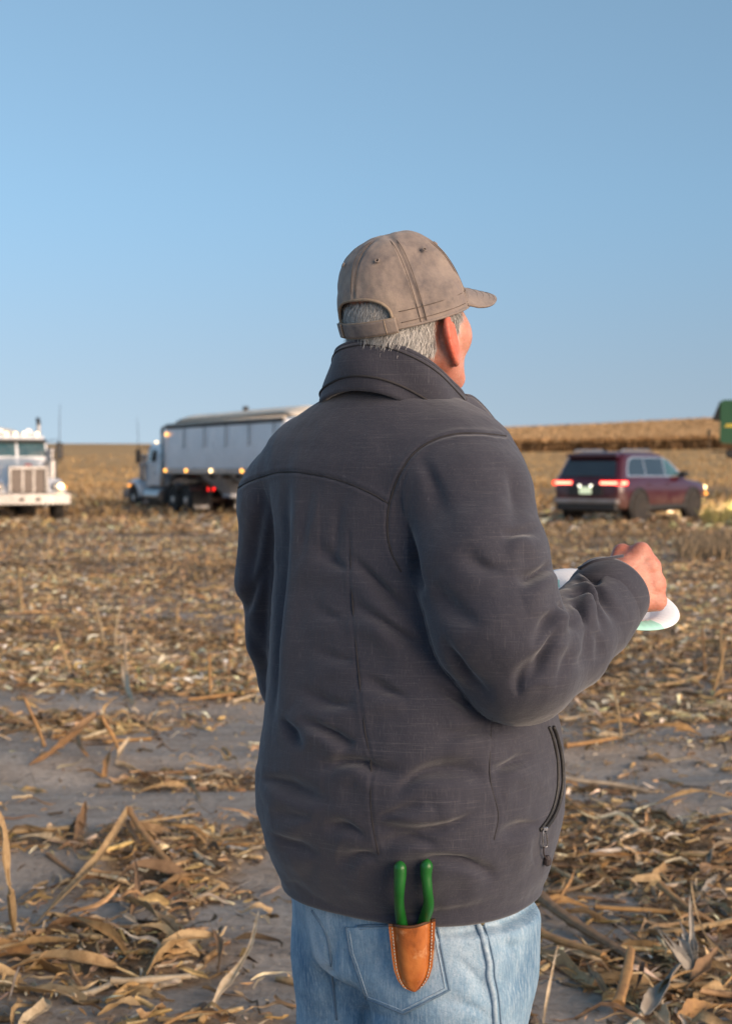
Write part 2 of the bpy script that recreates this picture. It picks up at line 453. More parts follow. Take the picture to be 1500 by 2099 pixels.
def build_residue():
    m = residue_material('corn_residue_fibre')
    LT = [strip_template(7, 4, k) for k in range(40)]; LF = strip_faces(7, 4)
    RTm = [rod_template(100 + k) for k in range(14)]; RF = rod_faces()
    CT = [strip_template(2, 1, 300 + k) for k in range(30)]; CF = strip_faces(2, 1)
    Vs, Fs, Cs = [], [], []
    def put(T, F, XY, L, W, tilt, lift, yawsd=None, br=1.0):
        n = len(XY[0])
        yaw = RNG.uniform(0, 2 * math.pi, n) if yawsd is None else RNG.normal(0, yawsd, n) + math.pi * RNG.integers(0, 2, n)
        v, f, c = scatter(T, F, XY[0], XY[1], L, W, yaw, RNG.normal(0, tilt, n), lift, np.clip(colors(n) * br * (1 + .75 * fbm(XY[0] * .5, XY[1] * .7, 0, 3, 88) * sstep(6, 12, XY[1]))[:, None], .02, .85))
        Fs.append(f + sum(len(q) for q in Vs)); Vs.append(v); Cs.append(c)
    n = 9000; XY = pick(n, 3.2, 13, 1.3)
    put(LT, LF, XY, RNG.gamma(3, .03, n) + .04, RNG.gamma(2.2, .0042, n) + .003, .18, RNG.uniform(-.004, .022, n), .8)
    n = 2600; XY = pick(n, 3.2, 13, 1.3)
    put(RTm, RF, XY, RNG.gamma(3, .03, n) + .04, RNG.uniform(.008, .022, n), .12, RNG.uniform(0, .018, n), .8)
    n = 46000; XY = pick(n, 3.2, 14, 1.1)
    put(CT, CF, XY, RNG.uniform(.012, .07, n), RNG.gamma(2.2, .0032, n) + .002, .3, RNG.uniform(0, .014, n), None, 1.2)
    n = 52000; XY = pick(n, 8, 34, 1.0)
    put(CT, CF, XY, RNG.uniform(.03, .13, n), RNG.uniform(.008, .034, n), .28, RNG.uniform(0, .04, n), 1.0, 1.45)
    n = 3000; XY = pick(n, 9, 26, 1.0)
    put(RTm, RF, XY, RNG.uniform(.1, .32, n), RNG.uniform(.014, .026, n), .12, RNG.uniform(0, .03, n), .8)
    n = 14000; XY = pick(n, 30, 70, .8)
    put(CT, CF, XY, RNG.uniform(.12, .4, n), RNG.uniform(.03, .09, n), .3, RNG.uniform(0, .06, n), 1.0, 1.45)
    o = mesh_obj('corn_residue', np.concatenate(Vs), np.concatenate(Fs), m, col=np.concatenate(Cs))
    tag(o, 'chopped tan and brown corn leaves, husks and stalk bits littering the field', 'crop residue', kind='stuff')
    # soil clods
    n = 5200; X, Y = pick(n, 3.2, 14, 1.2)
    ico = [(0, 0, 1), (.9, 0, .3), (.28, .85, .3), (-.72, .53, .3), (-.72, -.53, .3), (.28, -.85, .3), (0, 0, -.3)]
    base = np.array(ico); fc = np.array([(0, 1, 2), (0, 2, 3), (0, 3, 4), (0, 4, 5), (0, 5, 1), (6, 2, 1), (6, 3, 2), (6, 4, 3), (6, 5, 4), (6, 1, 5)])
    sz = RNG.gamma(1.6, .0055, n) + .003
    V = base[None] * sz[:, None, None] * RNG.uniform(.6, 1.2, (n, 7, 3)); z = gz(X, Y)
    V[:, :, 0] += X[:, None]; V[:, :, 1] += Y[:, None]; V[:, :, 2] += z[:, None]
    F = (fc[None] + (np.arange(n) * 7)[:, None, None]).reshape(-1, 3)
    o = mesh_obj('soil_clods', V.reshape(-1, 3), F, mat('clod_soil', (.15, .115, .09), .95, 0, (.08, .06, .045), 60, 300, .5, .002), smooth=False)
    tag(o, 'small crumbs and clods of grey brown dirt between the residue', 'soil', kind='stuff')
    # upright stubble of the middle distance: stiff short stalks with ragged leaves
    Vs, Fs, Cs = [], [], []
    UT = [strip_template(4, 1, 500 + k) for k in range(24)]; UF = strip_faces(4, 1)
    def stub(n, y0, y1, h0, h1, w0, w1, xr, pal):
        Y = (y0 ** .9 + (y1 ** .9 - y0 ** .9) * RNG.random(n)) ** (1 / .9); X = RNG.uniform(xr[0], xr[1], n) * Y
        row = .76; Yr = np.round((Y - .25 * X) / row) * row + .25 * X + RNG.normal(0, .07, n)
        k = fbm(X * .25, Yr * .25, 0, 3, 61) > -.25
        X, Yr = X[k], Yr[k]; n = len(X)
        c = np.array(pal)[RNG.integers(0, len(pal), n)] * RNG.uniform(.7, 1.2, (n, 1))
        v, f, cc = scatter(UT, UF, X, Yr, RNG.uniform(h0, h1, n), RNG.uniform(w0, w1, n), RNG.uniform(0, 6.28, n), RNG.normal(1.35, .35, n), np.zeros(n) - .02, c)
        Fs.append(f + sum(len(q) for q in Vs)); Vs.append(v); Cs.append(cc)
    brown = [(.34, .22, .12), (.48, .32, .16), (.20, .13, .075), (.58, .42, .24)]
    gold = [(.58, .37, .15), (.68, .46, .21), (.46, .28, .12), (.74, .55, .30)]
    stub(9000, 46, 100, .15, .45, .03, .08, (-.30, .02), brown + gold)
    stub(7000, 90, 200, .2, .4, .05, .12, (-.30, .05), gold)
    stub(5000, 44, 90, .2, .5, .03, .07, (.05, .31), gold + brown[:2])
    stub(6000, 80, 200, .2, .4, .05, .12, (.05, .31), gold)
    stub(1500, 20, 46, .12, .35, .015, .035, (-.30, .31), brown)
    o = mesh_obj('corn_stubble', np.concatenate(Vs), np.concatenate(Fs), m, col=np.concatenate(Cs))
    tag(o, 'ragged golden corn stubble standing in rows across the rising field', 'stubble', kind='stuff')
    return m

def leaf_px(pts, w, label, cat='corn leaf', name='corn_leaf', mat_=None, lifts=None, twist=.8, cup=.5, group=None, n=16, taper=True):
    """a dried leaf lying on the dirt: its centre line given over the ground, then raised a little"""
    pp = []
    for i, q in enumerate(pts):
        g = G(q[0], q[1]); g[2] += (lifts[i] if lifts else .012 + .012 * (i % 2)); pp.append(g)
    return leaf_obj(pp, w, label, cat, name, mat_, twist, cup, group, n, taper)
def leaf_obj(pp, w, label, cat, name, mat_, twist=.8, cup=.5, group=None, n=16, taper=True):
    c = spline(pp, n + 1); t = np.linspace(0, 1, n + 1); T = nrm(np.gradient(c, axis=0))
    r = random.Random(hash((round(c[0][0], 4), round(c[0][1], 4))) & 0xffff)
    ww = w * ((.45 + .55 * np.sin(np.minimum(1, t * 1.5 + .12) * math.pi * .5)) * (1 - t ** 3.2 * .9) if taper else np.ones(n + 1) * (1 - .2 * t))
    ww = ww * .8 * np.array([1 + .22 * math.sin(11 * q + 3 * w * 100) + r.uniform(-.16, .16) for q in t])
    ph = r.uniform(0, 6)
    grid = np.zeros((n + 1, 6, 3))
    for i in range(n + 1):
        side = nrm(np.cross(T[i], A3(0, 0, 1))); up = np.cross(side, T[i])
        tw = twist * math.sin(t[i] * 3.5 + ph) + r.uniform(-.08, .08)
        for j, q in enumerate(np.linspace(-1, 1, 6)):
            y = q * math.cos(tw); z = q * math.sin(tw) + cup * (q * q - .4) + .1 * math.sin(9 * t[i] + 5 * q + ph) - .14 * (abs(q) < .3)
            grid[i, j] = c[i] + ww[i] * .5 * (side * y + up * z)
    o0 = c[0].copy()
    b = MB(); b.grid(grid - o0, thick=.0012)
    o = b.build(name, mat_, None); o.location = o0
    return tag(o, label, cat, group)
def stalk_px(a, b, r, label, mat_, lift=.01, bend=.02, group=None, name='corn_stalk', cat='corn stalk', lift2=None):
    p, q = G(*a), G(*b)
    p[2] += r * .6 + lift; q[2] += r * .6 + (lift if lift2 is None else lift2)
    return stalk_obj(p, q, r, label, mat_, bend, group, name, cat)
def stalk_obj(p, q, r, label, mat_, bend=.02, group=None, name='corn_stalk', cat='corn stalk'):
    rr = random.Random(int(abs(p[0] * 9173 + q[1] * 7919) * 100))
    L = np.linalg.norm(q - p); n = max(7, int(L / .03)); t = np.linspace(0, 1, n)
    c = p + (q - p) * t[:, None]; side = nrm(np.cross(q - p, A3(0, 0, 1)) + 1e-6)
    c = c + side * (bend * L * np.sin(t * math.pi * rr.uniform(.8, 1.8)))[:, None]
    node = rr.uniform(.1, .16); rad = np.array([r * (1 - .22 * x) * (1.22 if ((x * L) % node) < .018 else 1) * rr.uniform(.94, 1.06) for x in t])
    b = MB(); o0 = p.copy(); b.tube(c - o0, rad, 9, flat=.8)
    # shredded ends
    for e, d in ((c[0], p - q), (c[-1], q - p)):
        for k in range(3):
            dd = nrm(nrm(d) + np.array([rr.uniform(-.4, .4) for _ in range(3)])); ln = rr.uniform(.012, .035)
            b.tube([e - o0 - dd * .005, e - o0 + dd * ln * .6, e - o0 + dd * ln], [r * .5, r * .35, r * .06], 5, flat=.4)
    o = b.build(name, mat_, None); o.location = o0
    return tag(o, label, cat, group)

def build_pieces():
    m = residue_material('corn_stalk_fibre', False)
    def fixed(name, c, c2): return mat(name, c, .7, 0, c2, 26, 190, .35, .002)
    tan = fixed('tan_leaf', (.50, .35, .18), (.27, .17, .08)); pale = fixed('pale_husk', (.66, .54, .38), (.42, .30, .17)); grey = fixed('weathered_husk', (.40, .36, .30), (.24, .20, .16)); orange = fixed('amber_stalk', (.48, .27, .10), (.26, .14, .06)); brown = fixed('brown_stalk', (.33, .19, .09), (.17, .10, .05))
    # ---- left foreground
    leaf_obj([P(4, 1632, 3.9) - A3(.05, 0, -.03), P(6, 1700, 3.88), P(14, 1780, 3.86), P(24, 1850, 3.85), G(30, 1915)], .055, 'tall dead leaf hanging upright at the left edge of the field', 'corn leaf', 'corn_leaf', tan, 1.0, .6)
    stalk_px((-30, 1722), (142, 1712), .015, 'thick pale stalk lying level at the left edge beside hanging leaf', tan, .02)
    stalk_px((264, 1713), (388, 1838), .014, 'straight stalk slanting down right from the broken peak of two stalks', orange, .10, .01, lift2=.01)
    stalk_px((262, 1722), (352, 1816), .010, 'thinner dark stalk lying alongside the straight slanting stalk', brown, .07, .02, lift2=.0)
    leaf_px([(266, 1712), (225, 1762), (188, 1802), (120, 1870), (60, 1922)], .045, 'long folded leaf running down left from the peak of two stalks', mat_=tan, lifts=[.11, .07, .05, .04, .02], cup=.8)
    stalk_px((225, 1704), (402, 1682), .009, 'slim stalk lying above the broken peak of two stalks', tan, .02, .03)
    stalk_px((390, 1860), (458, 1818), .012, 'short stalk pointing up right near left edge of the jacket', tan, .01)
    leaf_px([(428, 2096), (448, 2060), (475, 2030), (512, 1990), (530, 1946)], .03, 'curved thin leaf rising beside the left leg of the jeans', mat_=pale, lifts=[.01, .03, .04, .07, .12], twist=.5)
    leaf_px([(-20, 1960), (40, 1968), (100, 1990), (150, 2015)], .085, 'broad amber husk lying at the lower left edge', name='corn_husk', cat='corn husk', mat_=orange, cup=.7)
    leaf_px([(160, 1962), (90, 1958), (20, 1966), (-40, 1978)], .05, 'narrow tan leaf lying over the broad amber husk', mat_=tan, lifts=[.05, .045, .04, .03])
    leaf_px([(296, 2016), (330, 1986), (375, 1962), (440, 1950)], .075, 'wide folded husk pointing right in the lower left heap', name='corn_husk', cat='corn husk', mat_=tan, cup=.8, lifts=[.02, .05, .06, .05])
    leaf_px([(262, 1884), (310, 1900), (350, 1925), (380, 1950)], .07, 'wide husk sloping down right above the lower left heap', name='corn_husk', cat='corn husk', mat_=tan, cup=.7, lifts=[.07, .06, .04, .02])
    leaf_px([(270, 1890), (282, 1850), (275, 1810)], .028, 'upright curled leaf standing above the sloping husk', mat_=brown, lifts=[.02, .06, .12])
    stalk_px((150, 2055), (240, 2028), .011, 'short pale stalk below the lower left heap', pale, .01, .05)
    stalk_px((228, 2028), (392, 2018), .013, 'level pale stalk along the base of the lower left heap', pale, .015, .02)
    leaf_px([(438, 1945), (452, 1975), (446, 2005)], .03, 'dark leaf bent down at the right end of the heap', mat_=brown, lifts=[.06, .05, .01])
    leaf_px([(150, 1740), (170, 1700), (176, 1690)], .055, 'pointed brown leaf standing by the level stalk on the left', mat_=brown, lifts=[0, .05, .10])
    leaf_px([(40, 1850), (80, 1830), (100, 1812)], .03, 'small tan leaf on the bare dirt at far left', mat_=tan)
    stalk_px((100, 1755), (152, 1793), .010, 'dark stalk stub lying below the level stalk', brown, .0)
    leaf_px([(175, 2060), (120, 2050), (40, 2040), (-20, 2030)], .05, 'long tan leaf crossing the bottom left corner', mat_=tan, lifts=[.01, .03, .02, .02])
    leaf_px([(200, 2090), (250, 2072), (290, 2068)], .04, 'leaf scrap lying at the bottom edge on bare dirt', mat_=tan)
    # ---- left middle
    stalk_obj(G(92, 1530), G(92, 1530) + P(52, 1428, 7.2) - P(92, 1530, 7.2), .012, 'leaning stub with pale joints standing left of the others on bare dirt', orange, .05, None, 'stubble_stalk')
    stalk_obj(G(246, 1545), G(246, 1545) + P(212, 1466, 7.1) - P(246, 1545, 7.1), .011, 'bowed stub standing right of the leaning jointed stub', orange, .12, None, 'stubble_stalk')
    leaf_obj([G(246, 1545) + P(212, 1466, 7.1) - P(246, 1545, 7.1), G(246, 1545) + P(216, 1446, 7.1) - P(246, 1545, 7.1), G(246, 1545) + P(234, 1428, 7.1) - P(246, 1545, 7.1)], .03, 'dry leaf tip curling from the top of the bowed stub', 'corn leaf', 'corn_leaf', tan, .4)
    leaf_px([(200, 1545), (150, 1553), (105, 1564), (60, 1572)], .075, 'large brown leaf folded flat between the two leaning stubs', mat_=brown, cup=.9, lifts=[.20, .12, .05, .01])
    leaf_px([(148, 1515), (165, 1545), (182, 1562)], .035, 'small bent amber leaf beside the large folded leaf', mat_=orange, lifts=[.08, .04, .01])
    leaf_px([(236, 1570), (262, 1580), (292, 1588)], .05, 'cream white husk lying below the bowed stub', name='corn_husk', cat='corn husk', mat_=pale, cup=.7)
    leaf_px([(240, 1568), (252, 1552), (268, 1545)], .035, 'cream white husk tip rising below the bowed stub', name='corn_husk', cat='corn husk', mat_=pale, lifts=[.02, .05, .09])
    leaf_px([(214, 1596), (222, 1575), (240, 1562)], .05, 'amber husk curl left of the cream white husk', name='corn_husk', cat='corn husk', mat_=orange, lifts=[.01, .06, .09])
    stalk_px((168, 1520), (300, 1500), .010, 'slim stalk lying behind the bowed stub', tan, .01, .02)
    stalk_px((290, 1592), (440, 1586), .012, 'dark stalk lying right of the cream white husk', brown, .01, .03)
    leaf_px([(376, 1585), (392, 1615), (412, 1648)], .03, 'forked tan leaf pointing down on bare dirt', mat_=tan)
    leaf_px([(420, 1582), (455, 1596), (480, 1602)], .04, 'bleached leaf lying near the jacket edge on bare dirt', mat_=pale)
    stalk_px((386, 1446), (522, 1428), .013, 'long stalk lying level beside the left elbow', orange, .03, .02)
    stalk_px((476, 1446), (524, 1432), .012, 'short pale stalk beside the left elbow', pale, .02)
    for k, (a, b, l) in enumerate([((258, 1398), (255, 1326), 'upright stub alone in front of the white trailer'), ((482, 1322), (486, 1266), 'upright stub closest to the left sleeve'), ((468, 1390), (471, 1336), 'short upright stub below the one closest to the left sleeve'),
                                   ((362, 1292), (366, 1235), 'thin upright stub left of the sleeve among chopped bits'), ((431, 1434), (429, 1342), 'tall thin stub standing left of the short upright stub'),
                                   ((1444, 1390), (1438, 1288), 'tall stub, left of the pair near right edge'), ((1479, 1398), (1475, 1288), 'tall stub, right of the pair near right edge'), ((1275, 1344), (1272, 1316), 'little amber stub below the paper plate'), ((1350, 1338), (1350, 1298), 'thin stub right of the little amber stub')]):
        g = G(*a); stalk_obj(g, g + P(b[0], b[1], g[1]) - P(a[0], a[1], g[1]), .012, l, [tan, orange, brown][k % 3], .02, None, 'stubble_stalk')
    leaf_px([(254, 1400), (262, 1430), (275, 1456)], .06, 'pale torn leaf at the foot of the lone upright stub', mat_=pale, lifts=[.12, .06, .01])
    # ---- right
    stalk_px((1338, 1416), (1446, 1394), .016, 'pale stalk lying under the pair of tall stubs', tan, .02, .03)
    stalk_px((1153, 1484), (1240, 1468), .011, 'pale slim stalk pointing at the jacket pocket zipper', pale, .02, .01)
    stalk_px((1158, 1540), (1262, 1524), .016, 'thick amber stalk lying right of the pocket zipper', orange, .02, .03)
    stalk_px((1460, 1412), (1520, 1398), .014, 'amber stalk running off the right edge', orange, .02)
    stalk_px((1147, 1642), (1210, 1688), .012, 'stalk slanting away below the pocket zipper', orange, .04, .02, lift2=.01)
    stalk_px((1080, 1845), (1300, 2006), .021, 'thickest brown stalk slanting down right beside the jeans', brown, .06, .03, lift2=.02)
    stalk_px((1092, 1936), (1232, 1994), .016, 'second thick stalk below the thickest one beside the jeans', orange, .04, .03)
    stalk_px((1126, 1787), (1196, 1826), .011, 'slim stalk pointing at the zipper pull', tan, .02, .03)
    leaf_px([(1096, 1960), (1140, 1985), (1180, 2010), (1205, 2034), (1222, 2036)], .06, 'rolled husk curling below the second thick stalk', name='corn_husk', cat='corn husk', mat_=tan, cup=.9)
    leaf_px([(1082, 1840), (1130, 1876), (1165, 1850), (1178, 1822)], .02, 'thin amber leaf looped above the thickest stalk', mat_=orange, lifts=[.03, .04, .06, .08])
    stalk_px((1184, 1848), (1242, 1850), .008, 'small amber twig above the thickest stalk', orange, .01)
    stalk_px((1352, 1847), (1440, 1892), .014, 'amber stalk slanting near the right edge', orange, .05, .03, lift2=.01)
    leaf_px([(1440, 1890), (1480, 1902), (1530, 1912)], .06, 'broad tan leaf leaving the right edge', mat_=tan, cup=.7)
    for k, q in enumerate([(1371, 1948), (1392, 1940), (1345, 1972), (1340, 1995), (1412, 1946)]):
        leaf_px([(1424, 2012), ((1424 + q[0]) / 2, (2012 + q[1]) / 2 + 6), q], .034, 'grey weathered husk blade in a fan near the right edge', name='corn_husk', cat='corn husk', mat_=grey, lifts=[.01, .08, .05 + .03 * k], cup=.6, group='husk fan near the right edge')
    stalk_px((1266, 2080), (1290, 2024), .016, 'short standing stalk end at the bottom right', orange, .02, .02, lift2=.10)
    leaf_px([(1320, 2092), (1360, 2062), (1395, 2030)], .075, 'weathered wide husk lying at bottom right corner', name='corn_husk', cat='corn husk', mat_=grey, cup=.7, lifts=[.02, .06, .08])
    leaf_px([(1330, 2070), (1350, 2090), (1370, 2110)], .06, 'bleached husk at the bottom edge on the right', name='corn_husk', cat='corn husk', mat_=pale, cup=.6)
    leaf_px([(1390, 2096), (1440, 2080), (1510, 2072)], .055, 'amber leaf along the bottom right edge', mat_=orange)
    leaf_px([(1112, 2100), (1126, 2060), (1142, 2022)], .012, 'wispy thin stem rising beside the right trouser leg', mat_=pale, lifts=[.0, .06, .12])
    leaf_px([(1415, 1880), (1425, 1930), (1450, 1965), (1500, 1985)], .016, 'thin curved stem arching near the right edge', mat_=tan, lifts=[.12, .10, .06, .02])
    leaf_px([(1400, 2040), (1440, 2010), (1470, 1990)], .05, 'rust coloured leaf right of the husk fan', mat_=brown, lifts=[.01, .04, .07])
    leaf_px([(1470, 1800), (1450, 1830), (1420, 1862)], .03, 'grey dry leaf above the amber slanting stalk', mat_=grey)
    leaf_px([(1200, 1766), (1245, 1764), (1290, 1758)], .035, 'amber leaf lying right of the zipper pull', mat_=orange)
    leaf_px([(1170, 1810), (1210, 1790), (1240, 1782)], .03, 'bleached leaf lying right of the slim stalk', mat_=pale)
    leaf_px([(1310, 1656), (1350, 1690), (1385, 1700)], .07, 'crumpled amber husk near the right edge', name='corn_husk', cat='corn husk', mat_=orange, cup=.8)
    # ---- repeats: broken stalks, leaves and stubs among the litter
    protoS = [stalk_obj(A3(0, 0, 0), A3(.22 + .05 * k, 0, .01), .010 + .0012 * k, 'x', m, .04) for k in range(4)]
    protoL = [leaf_obj([A3(0, 0, 0), A3(.08, .02 * (k - 1), .03), A3(.17, -.02, .035), A3(.27, .03 * (k - 2), .01)], .03 + .006 * k, 'x', 'corn leaf', 'corn_leaf', m, .9, .6, n=10) for k in range(4)]
    protoU = [stalk_obj(A3(0, 0, -.04), A3(.04 * (k - 1), .03, .26 + .04 * k), .011, 'x', m, .03, None, 'stubble_stalk') for k in range(3)]
    def spread(protos, n, y0, y1, label, cat, group, upright=False):
        XY = pick(n, y0, y1, 1.1); used = set()
        for i in range(n):
            p = protos[i % len(protos)]
            o = p if (i % len(protos)) not in used else copy_tree(p)
            used.add(i % len(protos))
            x, y = XY[0][i], XY[1][i]
            if upright: yy = round((y - .1 * x) / .76) * .76 + .1 * x; y = max(6.5, yy + random.gauss(0, .06))
            o.location = (x, y, float(gz(x, y)) + (0 if upright else .012))
            o.rotation_euler = (random.gauss(0, .12), random.gauss(0, .12 if not upright else .2), random.gauss(0, .7) + math.pi * random.randint(0, 1))
            s = random.uniform(.7, 1.25); o.scale = (s, s, s)
            tag(o, label, cat, group)
    spread(protoS, 110, 3.6, 11, 'broken piece of corn stalk lying loose in the chopped litter', 'corn stalk', 'broken stalk pieces in the litter')
    spread(protoL, 120, 3.6, 10, 'curled dry corn leaf lying loose in the chopped litter', 'corn leaf', 'loose dry leaves in the litter')
    spread(protoU, 46, 7.5, 22, 'short cut corn stub standing among the chopped litter', 'corn stalk', 'short stubs standing in the litter', True)
# ================================================================ implicit surfaces
def smin(a, b, k):
    h = np.maximum(k - np.abs(a - b), 0) / k
    return np.minimum(a, b) - h * h * k * .25
def smax(a, b, k): return -smin(-a, -b, k)
def cap_sdf(Q, a, b, ra, rb):
    a = np.asarray(a, float); ab = np.asarray(b, float) - a
    t = np.clip(((Q - a) @ ab) / (ab @ ab), 0, 1)
    d = Q - a - t[..., None] * ab
    return np.sqrt((d * d).sum(-1)) - (ra + (rb - ra) * t)
def chain_sdf(Q, pts, rad, k=.01):
    r = None
    for i in range(len(pts) - 1):
        d = cap_sdf(Q, pts[i], pts[i + 1], rad[i], rad[i + 1]); r = d if r is None else smin(r, d, k)
    return r
def ell_sdf(Q, c, B, h):
    """ellipsoid, B columns are its axes"""
    q = (Q - np.asarray(c)) @ B; h = np.asarray(h, float)
    k0 = np.sqrt(((q / h) ** 2).sum(-1)); k1 = np.sqrt(((q / (h * h)) ** 2).sum(-1))
    return k0 * (k0 - 1) / np.maximum(k1, 1e-9)
def surface(fn, lo, hi, h, smooth=2):
    lo = np.asarray(lo, float); hi = np.asarray(hi, float)
    n = np.ceil((hi - lo) / h).astype(int) + 1
    ax = [lo[i] + h * np.arange(n[i]) for i in range(3)]
    f = np.empty(n, np.float32)
    for i0 in range(0, n[0], 16):
        g = np.stack(np.meshgrid(ax[0][i0:i0 + 16], ax[1], ax[2], indexing='ij'), -1)
        f[i0:i0 + 16] = fn(g)
    ins = f < 0
    acc = np.zeros(tuple(n - 1) + (3,), np.float32); cnt = np.zeros(tuple(n - 1), np.int32)
    quads = []
    m = n - 1
    for axis in range(3):
        s0 = [slice(None)] * 3; s1 = [slice(None)] * 3
        s0[axis] = slice(0, -1); s1[axis] = slice(1, None)
        a, b = f[tuple(s0)], f[tuple(s1)]
        cr = (a < 0) != (b < 0)
        I = np.argwhere(cr)
        t = (a[cr] / (a[cr] - b[cr])).astype(np.float32)
        pos = I.astype(np.float32); pos[:, axis] += t
        o1, o2 = (axis + 1) % 3, (axis + 2) % 3
        cells = []
        for da, db in ((0, 0), (1, 0), (1, 1), (0, 1)):
            C = I.copy(); C[:, o1] -= da; C[:, o2] -= db
            ok = (C >= 0).all(1) & (C < m).all(1)
            np.add.at(acc, tuple(C[ok].T), pos[ok]); np.add.at(cnt, tuple(C[ok].T), 1)
            cells.append((C, ok))
        ok = cells[0][1] & cells[1][1] & cells[2][1] & cells[3][1]
        q = np.stack([c[0][ok] for c in cells], 1)
        fl = (a[cr] < 0)[ok]
        q[~fl] = q[~fl][:, ::-1]
        quads.append(q)
    act = cnt > 0
    idx = -np.ones(tuple(m), np.int64); idx[act] = np.arange(act.sum())
    V = lo + (acc[act] / cnt[act][:, None]) * h
    Q = np.concatenate(quads); F = idx[Q[..., 0], Q[..., 1], Q[..., 2]]
    for _ in range(smooth): V = relax(V, F)
    return V, F
def relax(V, F, w=.5):
    s = np.zeros_like(V); c = np.zeros(len(V))
    for i in range(4):
        j = (i + 1) % 4
        np.add.at(s, F[:, i], V[F[:, j]]); np.add.at(c, F[:, i], 1)
        np.add.at(s, F[:, j], V[F[:, i]]); np.add.at(c, F[:, j], 1)
    return V * (1 - w) + w * s / np.maximum(c, 1)[:, None]
def subdivide(V, F):
    """split every quad in four, rounding the surface a little"""
    n = len(V); E = np.sort(np.stack([F, np.roll(F, -1, 1)], -1).reshape(-1, 2), 1)
    key = E[:, 0].astype(np.int64) * n + E[:, 1]; u, inv = np.unique(key, return_inverse=True)
    e0, e1 = u // n, u % n; mid = (V[e0] + V[e1]) / 2; ctr = V[F].mean(1)
    ei = inv.reshape(-1, 4) + n; ci = np.arange(len(F)) + n + len(u)
    Q = np.concatenate([np.stack([F[:, k], ei[:, k], ci, ei[:, k - 1]], 1) for k in range(4)])
    return relax(np.concatenate([V, mid, ctr]), Q, .5), Q
def vnormals(V, F):
    n = np.cross(V[F[:, 2]] - V[F[:, 0]], V[F[:, 3]] - V[F[:, 1]]); N = np.zeros_like(V)
    for i in range(4): np.add.at(N, F[:, i], n)
    return nrm(N)

class Rows:
    """a trunk given by its left and right outline at several heights, squarish sections turned by yaw"""
    def __init__(s, rows, Y0, yaw, n=2.35):
        rows = np.array(rows, float); s.n = n; s.Y0 = Y0
        L = np.array([P(r[1], r[0], Y0) for r in rows]); Rr = np.array([P(r[2], r[0], Y0) for r in rows])
        o = np.argsort(L[:, 2]); s.z = L[o, 2]; s.cx = ((L[:, 0] + Rr[:, 0]) / 2)[o]; A = ((Rr[:, 0] - L[:, 0]) / 2)[o]
        k = rows[o, 3] if rows.shape[1] > 3 else np.full(len(rows), .85)
        s.f = A3(math.sin(yaw), math.cos(yaw)); s.r = A3(math.cos(yaw), -math.sin(yaw))
        q = n / (n - 1); s.a = A / ((math.cos(yaw)) ** q + (k * math.sin(yaw)) ** q) ** (1 / q); s.b = s.a * k
    def sdf(s, Q, shrink=0.0):
        z = Q[..., 2]; cx = np.interp(z, s.z, s.cx); a = np.interp(z, s.z, s.a) - shrink; b = np.interp(z, s.z, s.b) - shrink
        dx = Q[..., 0] - cx; dy = Q[..., 1] - s.Y0
        u = np.abs(dx * s.r[0] + dy * s.r[1]) / a; v = np.abs(dx * s.f[0] + dy * s.f[1]) / b
        k = (u ** s.n + v ** s.n + 1e-12) ** (1 / s.n)
        return (k - 1) * np.minimum(a, b)

# ---------------------------------------------------------------- the man: joints
YAW = R(33)
TORSO = Rows([(790, 715, 860, .9), (806, 690, 890, .9), (830, 648, 938, .8), (862, 608, 985, .72), (900, 576, 1022, .70), (950, 556, 1040, .72), (1000, 560, 1045, .75), (1100, 561, 1052, .8), (1200, 557, 1062, .86), (1300, 552, 1092, .93), (1400, 548, 1125, .97),
              (1480, 541, 1147, .98), (1540, 531, 1155, .97), (1600, 525, 1157, .96), (1660, 530, 1152, .94), (1720, 543, 1138, .92), (1770, 560, 1124, .90), (1810, 579, 1105, .88), (1850, 592, 1092, .86)], 2.22, YAW)
HEM_Z = P(590, 1826, 2.22)[2]
ARM_R = [(925, 965, 2.15, .080), (956, 1030, 2.10, .098), (985, 1150, 2.045, .096), (1022, 1280, 2.015, .092), (1066, 1362, 2.02, .083), (1152, 1318, 2.10, .073), (1212, 1266, 2.16, .061), (1246, 1222, 2.205, .061)]
ARM_L = [(642, 962, 2.30, .066), (594, 1025, 2.34, .083), (592, 1180, 2.38, .083), (607, 1300, 2.41, .080), (626, 1392, 2.44, .078)]
def pts(A): return [P(a[0], a[1], a[2]) for a in A], [a[3] for a in A]
LW = A3(.10, 2.46, 1.245)
ELB_L = P(626, 1392, 2.44)

def hem_z(x): return HEM_Z + .004 + 0 * x
def jacket_sdf(Q):
    t = TORSO.sdf(Q)
    # shoulders: a yoke of two sloping capsules
    nk = P(805, 838, 2.22); sR = P(930, 962, 2.17); sL = P(652, 946, 2.28)
    sh = smin(cap_sdf(Q, nk, sR, .055, .080), cap_sdf(Q, nk, sL, .062, .064), .03)
    t = smin(t, sh, .05)
    p, r = pts(ARM_R); aR = chain_sdf(Q, p, r, .015)
    wd = nrm(p[-1] - p[-2]); aR = smax(aR, (Q - (p[-1] + wd * .012)) @ wd, .006)
    p2, r2 = pts(ARM_L); p2 = p2 + [LW]; r2 = r2 + [.062]; aL = chain_sdf(Q, p2, r2, .015)
    wd = nrm(p2[-1] - p2[-2]); aL = smax(aL, (Q - (p2[-1] + wd * .012)) @ wd, .006)
    kk = .006 + .044 * sstep(1.43, 1.50, Q[..., 2])
    d = smin(smin(t, aR, kk), aL, kk)
    d = smax(d, hem_z(Q[..., 0]) - Q[..., 2], .010)
    return d, t, aR, aL

